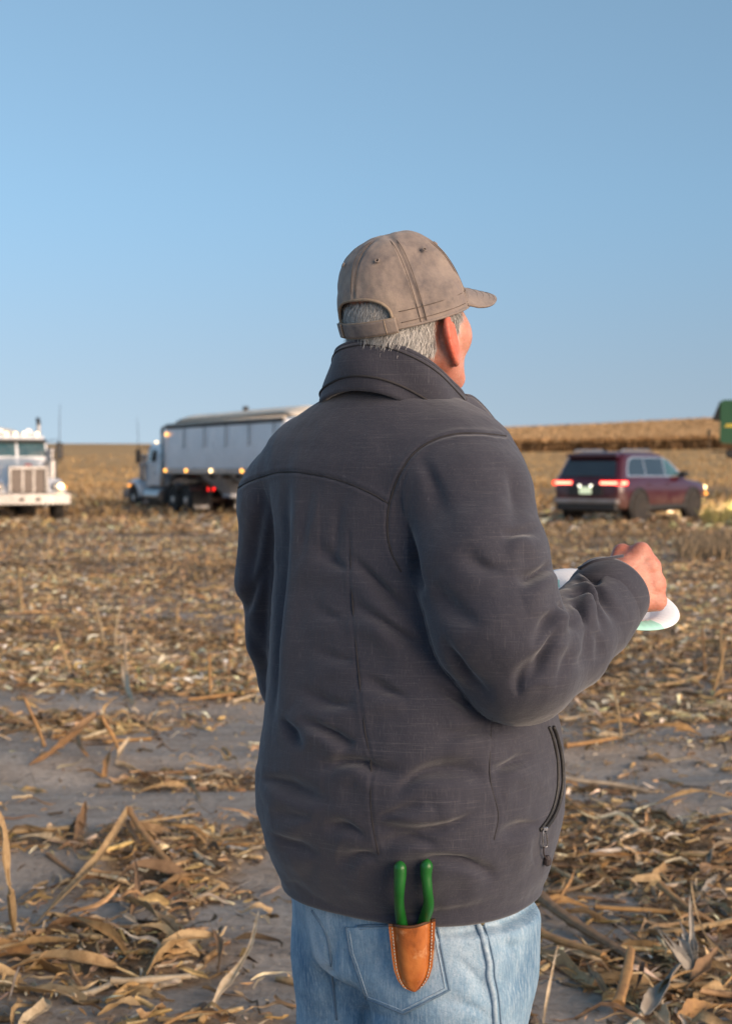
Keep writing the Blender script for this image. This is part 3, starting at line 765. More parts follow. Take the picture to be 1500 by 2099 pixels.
# folds traced on the cloth: (points, half width px, depth m, ridge share)
FT = [([(590, 985), (583, 1060), (573, 1200), (566, 1330), (560, 1470)], 13, .010, -.6), ([(640, 985), (628, 1060), (622, 1150)], 13, .003, .5), ([(700, 1000), (690, 1080), (684, 1160)], 14, .0025, .5),
      ([(718, 1140), (766, 1188), (814, 1239), (868, 1284)], 16, .009, .8), ([(722, 1236), (776, 1268), (824, 1302), (880, 1340)], 15, .009, .8), ([(646, 1114), (680, 1148), (712, 1170)], 13, .005, .8),
      ([(738, 1388), (786, 1412), (840, 1433)], 13, .006, .8), ([(618, 1412), (670, 1440), (728, 1446)], 13, .005, .8), ([(880, 1400), (950, 1440), (1010, 1475)], 16, .006, .6),
      ([(613, 1472), (659, 1491), (704, 1518), (722, 1533)], 15, .008, .8), ([(655, 1574), (695, 1563), (736, 1563), (767, 1575), (835, 1590)], 15, .008, .5), ([(534, 1594), (572, 1604), (613, 1622), (668, 1642)], 17, .009, .55),
      ([(812, 1622), (854, 1590), (899, 1577), (953, 1579), (998, 1601)], 17, .010, .45), ([(772, 1676), (826, 1658), (868, 1649)], 10, .004, .7), ([(760, 1690), (817, 1703), (876, 1703), (931, 1688), (980, 1664)], 13, .006, -.5),
      ([(664, 1697), (704, 1695), (748, 1715)], 13, .006, .5), ([(768, 1737), (808, 1724), (854, 1722), (896, 1730)], 14, .006, .5), ([(1018, 1720), (1067, 1695), (1105, 1689)], 13, .006, .8), ([(690, 1769), (736, 1754), (775, 1757)], 14, .005, .5),
      ([(842, 1773), (894, 1763), (953, 1767), (994, 1785), (1019, 1805)], 15, .007, .5), ([(560, 1706), (604, 1731), (654, 1752)], 11, .005, .8), ([(1006, 1583), (1044, 1568), (1088, 1543)], 15, .007, .8),
      ([(577, 1788), (650, 1846), (736, 1873), (830, 1878), (930, 1868), (1040, 1836)], 9, .0028, .6), ([(620, 1540), (600, 1500), (575, 1470)], 13, .006, .6), ([(900, 1510), (960, 1500), (1030, 1490)], 15, .004, .7),
      ([(640, 1330), (690, 1350), (730, 1352)], 14, .003, .7), ([(640, 1240), (676, 1262), (700, 1268)], 14, .003, .7), ([(556, 1660), (600, 1672), (640, 1676)], 13, .004, .7)]
FA = [([(822, 1062), (834, 1129), (850, 1178), (868, 1216)], 13, .010, .8), ([(1026, 1101), (1064, 1090), (1116, 1085)], 15, .006, .8), ([(1056, 1192), (1098, 1178), (1130, 1156)], 14, .009, .8), ([(1074, 1408), (1110, 1342), (1138, 1282)], 13, .007, -.7),
      ([(1059, 1426), (1064, 1388), (1085, 1345)], 11, .005, .7), ([(860, 930), (890, 1000), (905, 1080)], 22, .004, .6), ([(1040, 950), (1056, 1020), (1060, 1090)], 22, .004, .6), ([(905, 1300), (960, 1390), (1010, 1440)], 16, .006, .7),
      ([(1143, 1231), (1157, 1263), (1168, 1300)], 9, .008, .9), ([(1170, 1233), (1186, 1257), (1198, 1288)], 8, .006, .9), ([(1158, 1222), (1194, 1219), (1221, 1247), (1236, 1296)], 9, .008, .9), ([(1174, 1190), (1210, 1199), (1237, 1231), (1263, 1278)], 10, .008, .9),
      ([(1190, 1171), (1218, 1186), (1234, 1190)], 10, .007, .7), ([(1221, 1295), (1230, 1330), (1226, 1360)], 11, .003, .7), ([(1085, 1327), (1117, 1279), (1137, 1238)], 12, .006, .8), ([(1198, 1290), (1200, 1330), (1188, 1370)], 11, .004, .7), ([(1168, 1302), (1160, 1350), (1140, 1400)], 12, .004, .7),
      ([(940, 1120), (985, 1160), (1040, 1170)], 20, .004, .6), ([(890, 1190), (930, 1250), (985, 1280)], 18, .005, .6)]
FL = [([(545, 1000), (520, 1130), (506, 1262)], 12, .006, .7), ([(538, 1165), (512, 1225), (502, 1262)], 11, .006, .7), ([(565, 1040), (545, 1180), (538, 1300), (545, 1400)], 12, .006, .7), ([(520, 1290), (535, 1370), (548, 1440)], 11, .005, .7)]
def poly_dist(XY, poly):
    """signed distance to a polyline and the parameter along it"""
    p = spline(np.array([(a, b, 0) for a, b in poly], float), 28)[:, :2]
    best = np.full(len(XY), 1e9); sg = np.zeros(len(XY)); tt = np.zeros(len(XY)); n = len(p) - 1
    for i in range(n):
        a, d = p[i], p[i + 1] - p[i]; L = d @ d
        q = XY - a; t = np.clip((q @ d) / L, 0, 1); e = q - t[:, None] * d; r = np.hypot(e[:, 0], e[:, 1])
        k = r < best
        best[k] = r[k]; sg[k] = np.sign(d[0] * q[k, 1] - d[1] * q[k, 0]); tt[k] = (i + t[k]) / n
    return best * np.where(sg == 0, 1, sg), tt
def fold_disp(XY, folds):
    D = np.zeros(len(XY))
    for poly, w, dep, rs in folds:
        lo = np.min(poly, 0) - 5 * w; hi = np.max(poly, 0) + 5 * w
        k = ((XY > lo) & (XY < hi)).all(1)
        if not k.any(): continue
        s, t = poly_dist(XY[k], poly)
        if rs < 0: s = -s
        env = np.sin(np.clip(t * .94 + .03, 0, 1) * math.pi) ** 1.1; w = w * (1.05 + .35 * np.sin(t * 5 + w)) * 1.12
        D[k] += dep * env * (-np.exp(-(s / (.72 * w)) ** 2) + abs(rs) * np.exp(-((s - 2.0 * w) / (1.8 * w)) ** 2) * .62)
    return D
YOKE = [(484, 1002), (520, 983), (578, 967), (640, 972), (700, 986), (760, 1011), (797, 1033)]
ARMH = [(1036, 894), (990, 889), (935, 889), (885, 903), (845, 931), (817, 975), (798, 1030), (793, 1080), (800, 1128), (822, 1172)]
BACKS = [(716, 1092), (722, 1240), (745, 1480), (760, 1562), (759, 1640), (765, 1700), (776, 1752)]
SIDES = [(1008, 1470), (1003, 1590), (1021, 1667), (1012, 1722)]
ZIP = [(1131, 1490), (1139, 1512), (1149, 1560), (1149, 1615), (1137, 1664), (1113, 1702)]

def on_surface(tree, poly, n, off, org=None):
    out = []
    for q in spline(np.array([(a, b, 0) for a, b in poly], float), n):
        h = hit(tree, q[0], q[1], org)
        if h is not None: out.append(h[0] + h[1] * off)
    out = np.array(out)
    for _ in range(4):
        if len(out) > 4: out[1:-1] = out[1:-1] * .5 + (out[2:] + out[:-2]) * .25
    return out

def fabric():
    m = NT('softshell_fabric')
    def streak(sc, thr):
        return m.ramp(m.noise(1.0, 3, .6, m.coord('Object', sc)), [(thr, 0.), (thr + .14, 1.)])
    base = m.mix(m.noise(2.6, 4, .6, m.coord()), (.027, .028, .042), (.038, .039, .056))
    s1 = streak((700, 700, 20), .56); s2 = streak((20, 20, 700), .56)
    base = m.mix(m.math('MULTIPLY', s1, .35), base, (.10, .095, .105)); base = m.mix(m.math('MULTIPLY', s2, .35), base, (.10, .095, .105))
    l1 = streak((330, 330, 7), .62); l2 = streak((7, 7, 330), .625)
    base = m.mix(m.math('MULTIPLY', l1, .34), base, (.14, .135, .15)); base = m.mix(m.math('MULTIPLY', l2, .30), base, (.14, .135, .15))
    m.col(base).set(Roughness=.82); m.b.inputs['Sheen Weight'].default_value = .3; m.b.inputs['Sheen Roughness'].default_value = .5; m.b.inputs['Specular IOR Level'].default_value = .3
    w = m.math('ADD', m.noise(1.0, 2, .5, m.coord('Object', (700, 700, 160))), m.noise(1.0, 2, .5, m.coord('Object', (160, 160, 700))))
    b = m.bump(w, .30, .0012); m.bump(m.noise(14, 4, .6, m.coord()), .22, .010, b)
    return m.m
def denim():
    m = NT('washed_denim'); v = m.coord()
    n = m.noise(7, 6, .7, m.coord('Object', (1, 1, .55))); n2 = m.noise(1.0, 3, .7, m.coord('Object', (300, 300, 40)))
    c = m.ramp(n, [(.34, (.10, .20, .32)), (.5, (.22, .35, .475)), (.66, (.46, .57, .66))])
    c = m.mix(m.ramp(n2, [(.45, 0.), (.7, .5)]), c, (.50, .60, .68)); c = m.mix(m.ramp(m.noise(1.0, 2, .6, m.coord('Object', (420, 420, 300))), [(.5, 0.), (.7, .35)]), c, (.09, .16, .26))
    m.col(c).set(Roughness=.9); m.b.inputs['Specular IOR Level'].default_value = .2
    b = m.bump(m.noise(1.0, 2, .5, m.coord('Object', (600, 600, 600))), .35, .001); m.bump(m.noise(16, 5, .65, m.coord('Object', (1, 1, 1.6))), .45, .008, b)
    return m.m
def skin():
    m = NT('skin'); v = m.coord()
    c = m.ramp(m.noise(26, 5, .65, v), [(.3, (.46, .185, .125)), (.52, (.58, .275, .20)), (.75, (.66, .37, .28))])
    c = m.mix(m.ramp(m.noise(420, 2, .6, v), [(.56, 0.), (.72, .35)]), c, (.36, .13, .085))
    at = m.n('ShaderNodeAttribute', attribute_name='Col'); sp = m.n('ShaderNodeSeparateColor'); m.l(at.outputs['Color'], sp.inputs[0])
    c = m.mix(sp.outputs[0], c, (.60, .13, .075)); st = m.ramp(m.noise(700, 2, .6, v), [(.52, 0.), (.62, .55)]); c = m.mix(m.math('MULTIPLY', sp.outputs[1], st), c, (.62, .58, .54))
    m.col(c).set(Roughness=.48); m.b.inputs['Subsurface Weight'].default_value = .35; m.b.inputs['Subsurface Radius'].default_value = (1.0, .3, .15); m.b.inputs['Subsurface Scale'].default_value = .012
    b = m.bump(m.noise(210, 4, .65, v), .35, .0016); m.bump(m.noise(60, 4, .6, m.coord('Object', (1, 1, 2.2))), .4, .003, b)
    return m.m

HYAW = R(43); HP = R(7)
HF = nrm(A3(math.sin(HYAW) * math.cos(HP), math.cos(HYAW) * math.cos(HP), math.sin(HP))); HR = nrm(np.cross(HF, A3(0, 0, 1))); HU = np.cross(HR, HF)
HB = np.stack([HF, HR, HU], 1)
HC = P(828, 636, 2.20)
def H(f, r, u): return HC + HF * f + HR * r + HU * u

def hand_frame(K, Wp, b0):
    d = nrm(K - Wp); b = nrm(b0 - d * (b0 @ d)); t = np.cross(b, d); return d, b, t
def right_hand(Q):
    Wp = P(1243, 1222, 2.20); K = P(1332, 1182, 2.225)
    d, b, t = hand_frame(K, Wp, A3(.34, -.92, .22))
    S_ = 1.2
    mc = []
    for i, (o, f) in enumerate(((.034, .002), (.012, .006), (-.011, .002), (-.033, -.006))):
        k = K + t * o * S_ + d * f + b * (.004 if i in (1, 2) else 0)
        mc.append(k)
    r = cap_sdf(Q, Wp - d * .10, Wp, .034, .030)
    for i, k in enumerate(mc):
        base = Wp + d * .012 + t * (.018, .007, -.005, -.017)[i]
        r = smin(r, cap_sdf(Q, base, k - b * .004, .019, .0145), .022)
    r = smin(r, cap_sdf(Q, Wp + d * .02 - b * .016 - t * .018, K - t * .030 - b * .022 - d * .02, .017, .016), .014)
    r = smin(r, cap_sdf(Q, Wp + d * .02 - b * .014 + t * .02, K + t * .022 - b * .024 - d * .03, .018, .014), .014)
    for i, k in enumerate(mc):
        L = (.043, .047, .044, .036)[i]; ra = (.0112, .0116, .0110, .0098)[i]
        e1 = nrm(d * .30 - b * .95 - t * .04 * (1.5 - i)); e2 = nrm(-d * .85 - b * .5); e3 = nrm(-d * .8 + b * .6)
        p1 = k + e1 * L; p2 = p1 + e2 * L * .62; p3 = p2 + e3 * L * .45
        f = smin(cap_sdf(Q, k, k, ra * 1.22, ra * 1.22 + 1e-6) if False else np.sqrt(((Q - k) ** 2).sum(-1)) - ra * 1.10, cap_sdf(Q, k, p1, ra * 1.04, ra), .006)
        f = smin(f, cap_sdf(Q, p1, p2, ra, ra * .92), .003); f = smin(f, cap_sdf(Q, p2, p3, ra * .92, ra * .8), .003)
        r = smin(r, f, .011)
    tb = Wp + d * .03 + t * .028 - b * .012; t1 = tb + nrm(d * .8 + t * .55 - b * .25) * .042; t2 = t1 + nrm(d * .55 - b * .8 - t * .12) * .032; t3 = t2 + nrm(d * .1 - b * .9 - t * .35) * .026
    th = smin(cap_sdf(Q, tb, t1, .0165, .0135), cap_sdf(Q, t1, t2, .0132, .0118), .006); th = smin(th, cap_sdf(Q, t2, t3, .0118, .0095), .004)
    return smin(r, th, .010)
PLC = P(1250, 1228, 2.30); PLN = nrm(A3(.21, -.30, .93)); PLR = .113
def left_hand(Q):
    ex = nrm(A3(-1, .15, 0) - PLN * (A3(-1, .15, 0) @ PLN)); side = np.cross(PLN, ex)
    Wp = LW; E = PLC + ex * (PLR - .012)
    d = nrm(E - Wp); palm = Wp + d * .085 - PLN * .012
    r = cap_sdf(Q, Wp - d * .1, Wp, .033, .029)
    for i, o in enumerate((.032, .011, -.010, -.030)):
        k = palm + side * o
        r = smin(r, cap_sdf(Q, Wp + d * .012 + side * o * .5, k, .017, .0135), .016)
        L = (.042, .047, .044, .035)[i]; rr = (.0105, .011, .0105, .0092)[i]
        p1 = k + nrm(d * .95 - PLN * .25) * L; p2 = p1 + nrm(d * .95 + PLN * .12) * L * .62; p3 = p2 + nrm(d * .9 + PLN * .25) * L * .42
        f = chain_sdf(Q, [k, p1, p2, p3], [rr * 1.1, rr, rr * .92, rr * .8], .003); r = smin(r, f, .005)
    tb = Wp + d * .03 + side * .03; t1 = tb + nrm(d * .7 + side * .5 + PLN * .3) * .042; t2 = t1 + nrm(d * .85 - side * .1 + PLN * .42) * .034; t3 = t2 + nrm(d + PLN * -.05) * .026
    return smin(r, chain_sdf(Q, [tb, t1, t2, t3], [.016, .0125, .011, .009], .005), .010)

def head_sdf(Q):
    d = ell_sdf(Q, H(-.004, 0, .010), HB, (.098, .078, .104))
    d = smin(d, ell_sdf(Q, H(.036, 0, -.055), HB, (.060, .062, .078)), .035)           # face block
    for s in (-1, 1):
        d = smin(d, ell_sdf(Q, H(.062, s * .043, -.045), HB, (.030, .026, .030)), .025)  # cheeks
        d = smin(d, cap_sdf(Q, H(.005, s * .066, -.075), H(.075, s * .024, -.112), .020, .020), .022)  # jaw
        d = smax(d, -ell_sdf(Q, H(.094, s * .032, -.006), HB, (.014, .017, .011)), .010)  # eye sockets
        d = smin(d, ell_sdf(Q, H(.079, s * .032, -.008), HB, (.0125, .0125, .0125)), .002)  # eyeballs
    d = smin(d, cap_sdf(Q, H(.088, -.045, .014), H(.088, .045, .014), .010, .010), .016)  # brow
    d = smin(d, cap_sdf(Q, H(.093, 0, .004), H(.118, 0, -.038), .007, .012), .010)        # nose
    for s in (-1, 1): d = smin(d, ell_sdf(Q, H(.104, s * .011, -.042), HB, (.010, .008, .008)), .006)
    d = smin(d, cap_sdf(Q, H(.092, -.020, -.068), H(.092, .020, -.068), .006, .006), .006)  # lips
    d = smin(d, cap_sdf(Q, H(.090, -.018, -.079), H(.090, .018, -.079), .0065, .0065), .004)
    d = smin(d, ell_sdf(Q, H(.078, 0, -.110), HB, (.020, .024, .018)), .018)               # chin
    nb = P(816, 830, 2.245)
    d = smin(d, cap_sdf(Q, H(-.020, 0, -.050), nb, .064, .070), .03)                       # neck
    d = smin(d, cap_sdf(Q, H(-.060, -.030, -.092), H(-.060, .030, -.092), .016, .016), .025)  # nape roll
    for s in (-1, 1):                                                                       # ears, flaring back and out
        u = nrm(HU * .97 - HF * .22); e = nrm(-HF * .87 + HR * s * .50); e = nrm(e - u * (e @ u)); n = np.cross(u, e) * s
        c0 = H(.010, s * .081, -.050)
        B = np.stack([e, n, u], 1); c = c0 + e * .014
        ear = smin(ell_sdf(Q, c + u * .008, B, (.0200, .0062, .0265)), ell_sdf(Q, c - u * .019 - e * .006, B, (.0125, .0060, .0170)), .012)
        out = n if (n @ HF) > 0 else -n
        ear = smax(ear, -ell_sdf(Q, c + u * .006 + out * .0085 + e * .001, B, (.013, .0072, .019)), .003)
        ear = smin(ear, ell_sdf(Q, c - e * .007 + u * .003 - out * .005, B, (.0105, .0075, .017)), .005)
        rim = [c + e * ((.0195 if a < 1.7 else .0195 - .0065 * (a - 1.7)) * math.sin(a)) + u * (.008 * (a < 1.57) + (.0265 if a < 1.57 else .034) * math.cos(a)) + out * .0026 for a in np.linspace(-.5, 3.0, 14)]
        ear = smin(ear, chain_sdf(Q, rim, [.0046] * 14, .002), .0025)
        ear = smin(ear, ell_sdf(Q, c - e * .006 - u * .033, B, (.0080, .0056, .0085)), .006)
        ear = smin(ear, cap_sdf(Q, c0 - e * .004 + u * .018, c0 - e * .004 - u * .016, .009, .008), .010)
        d = smin(d, ear, .006)
    return d

LEG_R = [(.140, 2.18, .84, .125), (.128, 2.14, .70, .120), (.115, 2.11, .50, .092), (.112, 2.14, .44, .086), (.115, 2.15, .28, .080), (.118, 2.16, .075, .085)]
LEG_L = [(.005, 2.31, .86, .130), (-.004, 2.32, .70, .115), (-.02, 2.32, .50, .092), (-.025, 2.33, .44, .086), (-.03, 2.35, .28, .080), (-.03, 2.36, .075, .085)]
HIPS = Rows([(1700, 610, 1070, .8), (1835, 608, 1084, .8), (1870, 614, 1090, .8), (1900, 624, 1092, .82), (1950, 638, 1095, .86), (2000, 650, 1098, .86), (2060, 660, 1100, .86), (2110, 664, 1102, .86)], 2.20, YAW, 2.2)
def jeans_sdf(Q):
    h = HIPS.sdf(Q); h = smax(smax(h, .715 - Q[..., 2], .03), Q[..., 2] - .95, .02)
    d = h
    for L in (LEG_R, LEG_L):
        d = smin(d, chain_sdf(Q, [A3(*a[:3]) for a in L], [a[3] for a in L], .02), .03)
    # cleft of the seat, buttock fold
    fw = A3(math.sin(YAW), math.cos(YAW), 0)
    inside = TORSO.sdf(Q) + .010
    d = np.where(Q[..., 2] > hem_z(Q[..., 0]) - .012, np.maximum(d, inside), d)
    d = smax(d, .045 - Q[..., 2], .01)
    return d

def build_man():
    base = A3(.06, 2.22, 0); base[2] = float(gz(.06, 2.22))
    root = empty('person', base); tag(root, 'heavyset man in a dark grey jacket, tan cap and light jeans, seen from behind', 'person')
    sk = skin(); fab = fabric(); dn = denim()
    dark = mat('seam_thread', (.022, .02, .023), .85, 0, (.03, .028, .03), 60)
    # ---------------- body
    def body_sdf(Q):
        d = head_sdf(Q)
        d = smin(d, TORSO.sdf(Q, .03) if True else d, .02) if False else d
        tz = np.maximum(TORSO.sdf(Q, .035), np.maximum(Q[..., 2] - 1.60, .80 - Q[..., 2]))
        d = smin(d, tz, .02)
        p, r = pts(ARM_R); p = p[:-1] + [P(1243, 1222, 2.20)]; d = smin(d, chain_sdf(Q, p, [max(.03, v - .022) for v in r], .01), .02)
        p, r = pts(ARM_L); p = p + [LW]; d = smin(d, chain_sdf(Q, p, [v - .022 for v in r] + [.034], .01), .02)
        h = smax(np.maximum(HIPS.sdf(Q, .04), TORSO.sdf(Q, .04) - (Q[..., 2] < .80)), np.maximum(Q[..., 2] - .95, .70 - Q[..., 2]), .01); d = smin(d, h, .02)
        for L in (LEG_R, LEG_L): d = smin(d, chain_sdf(Q, [A3(*a[:3]) for a in L], [a[3] - .036 for a in L], .02), .02)
        return d
    V, F = surface(body_sdf, (-.30, 1.95, .02), (.48, 2.60, 1.92), .011, 3)
    # fine resolution for head and hands, one mesh with the body
    def clipbox(fn, lo, hi):
        return lambda Q: fn(Q)
    Vh, Fh = surface(lambda Q: smax(head_sdf(Q), 1.58 - Q[..., 2], .004), HC - A3(.16, .16, .20), HC + A3(.18, .18, .14), .0025, 2)
    wr = P(1243, 1222, 2.20)
    Vr, Fr = surface(lambda Q: right_hand(Q), wr - A3(.12, .12, .12), wr + A3(.17, .17, .14), .0026, 1)
    Vl, Fl = surface(lambda Q: left_hand(Q), LW - A3(.12, .16, .12), LW + A3(.28, .12, .16), .0032, 1)
    # drop the coarse faces the fine ones replace
    zc = V[F].mean(1)
    keep = ~((np.linalg.norm(zc - HC, axis=1) < .30) & (zc[:, 2] > 1.60)) & ~((np.linalg.norm(zc - wr, axis=1) < .03))
    Nr = vnormals(Vr, Fr)
    # skin creases on the back of the hand
    Vr = Vr + Nr * (.0010 * fbm(Vr[:, 0] * 90, Vr[:, 1] * 90, Vr[:, 2] * 200, 3, 91))[:, None]
    Vs = [V, Vh, Vr, Vl]; off = np.cumsum([0] + [len(v) for v in Vs])
    Fb = np.concatenate([F[keep], Fh + off[1], Fr + off[2], Fl + off[3]])
    Va = np.concatenate(Vs); qa = (Va - HC) @ HB
    red = np.exp(-(((qa[:, 0] + .006) / .030) ** 2 + ((qa[:, 2] + .048) / .042) ** 2) ** 2) * sstep(.080, .092, np.abs(qa[:, 1]))
    red = np.maximum(red, .55 * np.exp(-(np.linalg.norm(Va - H(.112, 0, -.04), axis=1) / .03) ** 2)); red = np.maximum(red, .45 * sstep(-.06, -.12, qa[:, 2]) * (np.linalg.norm(qa, axis=1) < .3))
    red = np.maximum(red, .28 * np.clip(.5 + fbm(Va[:, 0] * 30, Va[:, 1] * 30, Va[:, 2] * 30, 2, 95), 0, 1) * (np.linalg.norm(Va - P(1320, 1180, 2.24), axis=1) < .14))
    grey = sstep(.02, .05, qa[:, 0]) * sstep(-.05, -.085, qa[:, 2]) * (np.linalg.norm(qa, axis=1) < .2)
    mesh_obj('body', Va, Fb, sk, root, base, col=np.stack([red, grey, red * 0], 1))
    headtree = BVHTree.FromPolygons(Vh.tolist(), Fh.tolist())
    # ---------------- hair: short grey strands on the scalp
    q = (Vh - HC) @ HB
    Nh = vnormals(Vh, Fh)
    RIM = rim_plane()
    below = -((Vh - RIM[0]) @ RIM[1])                      # metres below the cap rim plane
    az = np.degrees(np.arctan2(np.abs(q[:, 1]), -q[:, 0]))   # 0 at the back, 90 at the ears
    nape = .075 - .012 * (az > 60)
    inband = (below > np.where(az < 30, -.046, -.006)) & (below < np.where(az < 62, .038, np.where(az < 100, .046, .030))) & (az < 118)
    earzone = (np.abs(q[:, 0] - .004) < .026) & (q[:, 2] < -.010) & (az > 70)
    inband &= ~earzone
    side_burn = (q[:, 0] > .018) & (q[:, 0] < .050) & (q[:, 2] > -.016) & (q[:, 2] < .03) & (np.abs(q[:, 1]) > .05)
    inband |= side_burn
    inband &= np.abs(((Vh - HC) @ HR)) < .088
    ids = np.where(inband)[0]
    pick_ = RNG.choice(ids, 26000)
    p0 = Vh[pick_] + RNG.normal(0, .0018, (26000, 3)); n0 = Nh[pick_]
    down = -HU * .9 - HF * .35
    down = nrm(down - n0 * (n0 @ down)[:, None])
    dr = nrm(down + RNG.normal(0, .22, (26000, 3)) + n0 * RNG.uniform(.06, .22, (26000, 1)))
    L = RNG.uniform(.008, .020, (26000, 1)); w = RNG.uniform(.00022, .00040, (26000, 1))
    sd = nrm(np.cross(dr, n0)); 
    p0 = p0 + n0 * .0002
    p1 = p0 + dr * L * .5 + n0 * .0012; p2 = p1 + nrm(dr - n0 * .25) * L * .5
    HV = np.stack([p0 - sd * w, p0 + sd * w, p1 + sd * w, p1 - sd * w, p2 + sd * w * .35, p2 - sd * w * .35], 1).reshape(-1, 3)
    o = (np.arange(26000) * 6)[:, None]
    HFc = np.concatenate([o + np.array([[0, 1, 2, 3]]), o + np.array([[3, 2, 4, 5]])])
    g = RNG.uniform(.26, .66, 26000)[:, None] * np.array([[1, .97, .93]])
    hm = NT('grey_hair'); hm.l(hm.n('ShaderNodeAttribute', attribute_name='Col').outputs['Color'], hm.b.inputs['Base Color']); hm.set(Roughness=.5)
    mesh_obj('hair', HV, HFc, hm.m, root, base, col=np.repeat(g, 6, 0))
    # ---------------- jacket
    V, F = surface(lambda Q: jacket_sdf(Q)[0], (-.34, 1.88, HEM_Z - .10), (.52, 2.64, 1.70), .0060, 3)
    V, F = subdivide(V, F)
    d0, t_, aR, aL = jacket_sdf(V)
    isR = aR < np.minimum(t_, aL); isL = aL < np.minimum(t_, aR)
    N = vnormals(V, F); view = nrm(EYE - V); facing = sstep(.0, .25, (N * view).sum(1))
    XY = proj(V)
    D = np.where(isR, fold_disp(XY, FA), np.where(isL, fold_disp(XY, FL), fold_disp(XY, FT))) * facing
    wr_ = .0026 * fbm(V[:, 0] * 11, V[:, 1] * 11, V[:, 2] * 7, 3, 51) + .0016 * fbm(V[:, 0] * 34, V[:, 1] * 34, V[:, 2] * 22, 3, 55)
    low = sstep(1.25, 1.0, V[:, 2]) * (~isR)
    wr_ = wr_ + low * .0022 * fbm(V[:, 0] * 9, V[:, 1] * 9, V[:, 2] * 26, 3, 58)
    back = 1 - facing
    D = D * np.where(isR, 2.1, 1.6 + .5 * sstep(1.3, 1.1, V[:, 2]))
    for ln, mask in ((YOKE, ~isR), (ARMH, np.ones(len(V), bool)), (BACKS, ~isR), (SIDES, ~isR)):
        s, t = poly_dist(XY, ln); k = (np.abs(s) < 14) & mask
        gs = .45 if ln in (BACKS, SIDES) else 1.0; D[k] += gs * (-.0020 * np.exp(-(s[k] / 3.2) ** 2) + .0012 * np.exp(-((np.abs(s[k]) - 7) / 4) ** 2)) * facing[k]
    D = D + wr_ + back * .004 * fbm(V[:, 0] * 12, V[:, 1] * 12, V[:, 2] * 18, 3, 59)
    D = D * (.25 + .75 * sstep(.004, .035, V[:, 2] - hem_z(V[:, 0]))) + .004 * np.exp(-((V[:, 2] - hem_z(V[:, 0]) - .006) / .008) ** 2)
    V = V + N * D[:, None]; V = relax(V, F, .45)
    jk = mesh_obj('jacket', V, F, fab, root, base)
    jt = BVHTree.FromPolygons(V.tolist(), F.tolist())
    for ln, n in ((YOKE, 50), (ARMH, 60)):
        sb = MB(); sb.tube(on_surface(jt, ln, n, .0003), .0013, 6); sb.build('seam', dark, jk, base)
    for ln, n in ((BACKS, 60), (SIDES, 30)):
        sb = MB()
        q_ = on_surface(jt, ln, n, -.0002); sb.tube(q_, .0010 * np.minimum(1, np.linspace(0, 5, len(q_)) + .15), 6)
        sb.build('seam', dark, jk, base)
    # stand up collar
    cy = R(40); cf = A3(math.sin(cy), math.cos(cy), 0); cr = A3(math.cos(cy), -math.sin(cy), 0)
    cb = P(805, 835, 2.225); ct = P(815, 778, 2.215)
    nphi = 73; phis = np.linspace(-150, 150, nphi)   # 0 = back of the neck
    g = np.zeros((nphi, 12, 3))
    for i, ph in enumerate(phis):
        a = R(ph)
        for j, t in enumerate(np.linspace(-.34, 1, 12)):
            c = cb * (1 - t) + ct * t; rx = .106 * (1 - t) + .100 * t; ry = .108 * (1 - t) + .100 * t
            bulge = .003 * math.sin(t * math.pi) - .002 * t
            off = cr * math.sin(a) * (rx + bulge) - cf * math.cos(a) * (ry + bulge)
            p = c + off + A3(0, 0, .50 * (ry * math.cos(a)) - .015 * (1 - t))
            p = p + nrm(off) * .003 * math.sin(5 * a + 3 * t) + A3(0, 0, .003 * math.sin(3 * a))
            g[i, j] = p
    b = MB(); b.grid(g, thick=.0075); b.tube(g[:, -1] + A3(0, 0, .001), .0045, 8)
    b.tube(g[:, 3] + nrm(g[:, 3] - cb) * .0045, .0019, 6, mi=1); b.tube(g[:, 10] + nrm(g[:, 10] - ct) * .0045, .0010, 6, mi=1)
    b.build('collar', [fab, dark], jk, base, ang=0)
    # folded collar front seen past the neck
    b = MB(); top = [P(952, 812, 2.24), P(968, 816, 2.27), P(995, 842, 2.30), P(1034, 893, 2.31)]; bot = [P(930, 868, 2.20), P(950, 880, 2.22), P(985, 900, 2.25), P(1026, 912, 2.27)]
    tg = spline(top, 16); bg = spline(bot, 16)
    gg = np.stack([tg + (bg - tg) * t + A3(.004, -.012, 0) * math.sin(t * 3.14) for t in np.linspace(0, 1, 8)], 1)
    b.grid(gg, thick=.006); b.tube(tg, .004, 8)
    b.build('collar_flap', fab, jk, base, ang=0)
    # cuff with its hook tab
    p, r = pts(ARM_R); wd = nrm(p[-1] - p[-2]); B = frame(wd, A3(0, 0, 1))
    cc = p[-1]; b = MB()
    prof = [(r[-1] - .006, -.045), (r[-1] + .0005, -.040), (r[-1] + .0025, -.012), (r[-1] + .0015, .012), (r[-1] + .001, .016), (r[-1] - .006, .015), (r[-1] - .012, .0), (r[-1] - .012, -.03)]
    b.lathe(prof, 48, cc, B)
    b.build('cuff', fab, jk, base, ang=0)
    b = MB()
    tabg = spline([P(1186, 1166, 2.135), P(1215, 1150, 2.12), P(1248, 1144, 2.125), P(1277, 1139, 2.15)], 14)
    tabw = [.018, .020, .020, .019, .018, .018, .017, .017, .016, .015, .014, .013, .011, .007]
    gg = np.stack([tabg + (wd * -.3 + A3(.15, .75, .12)) * (q * np.array(tabw)[:, None]) for q in np.linspace(-.7, 1, 6)], 1)
    b.grid(gg, thick=.004)
    sl = [P(1248, 1158, 2.14), P(1270, 1172, 2.135), P(1288, 1195, 2.14), P(1300, 1217, 2.155)]
    b.build('cuff_tab', fab, jk, base, ang=0)
    # pocket zipper with pull and cord
    zl = on_surface(jt, ZIP, 46, .0015)
    b = MB(); b.tube(zl, .0042, 8, flat=.8)
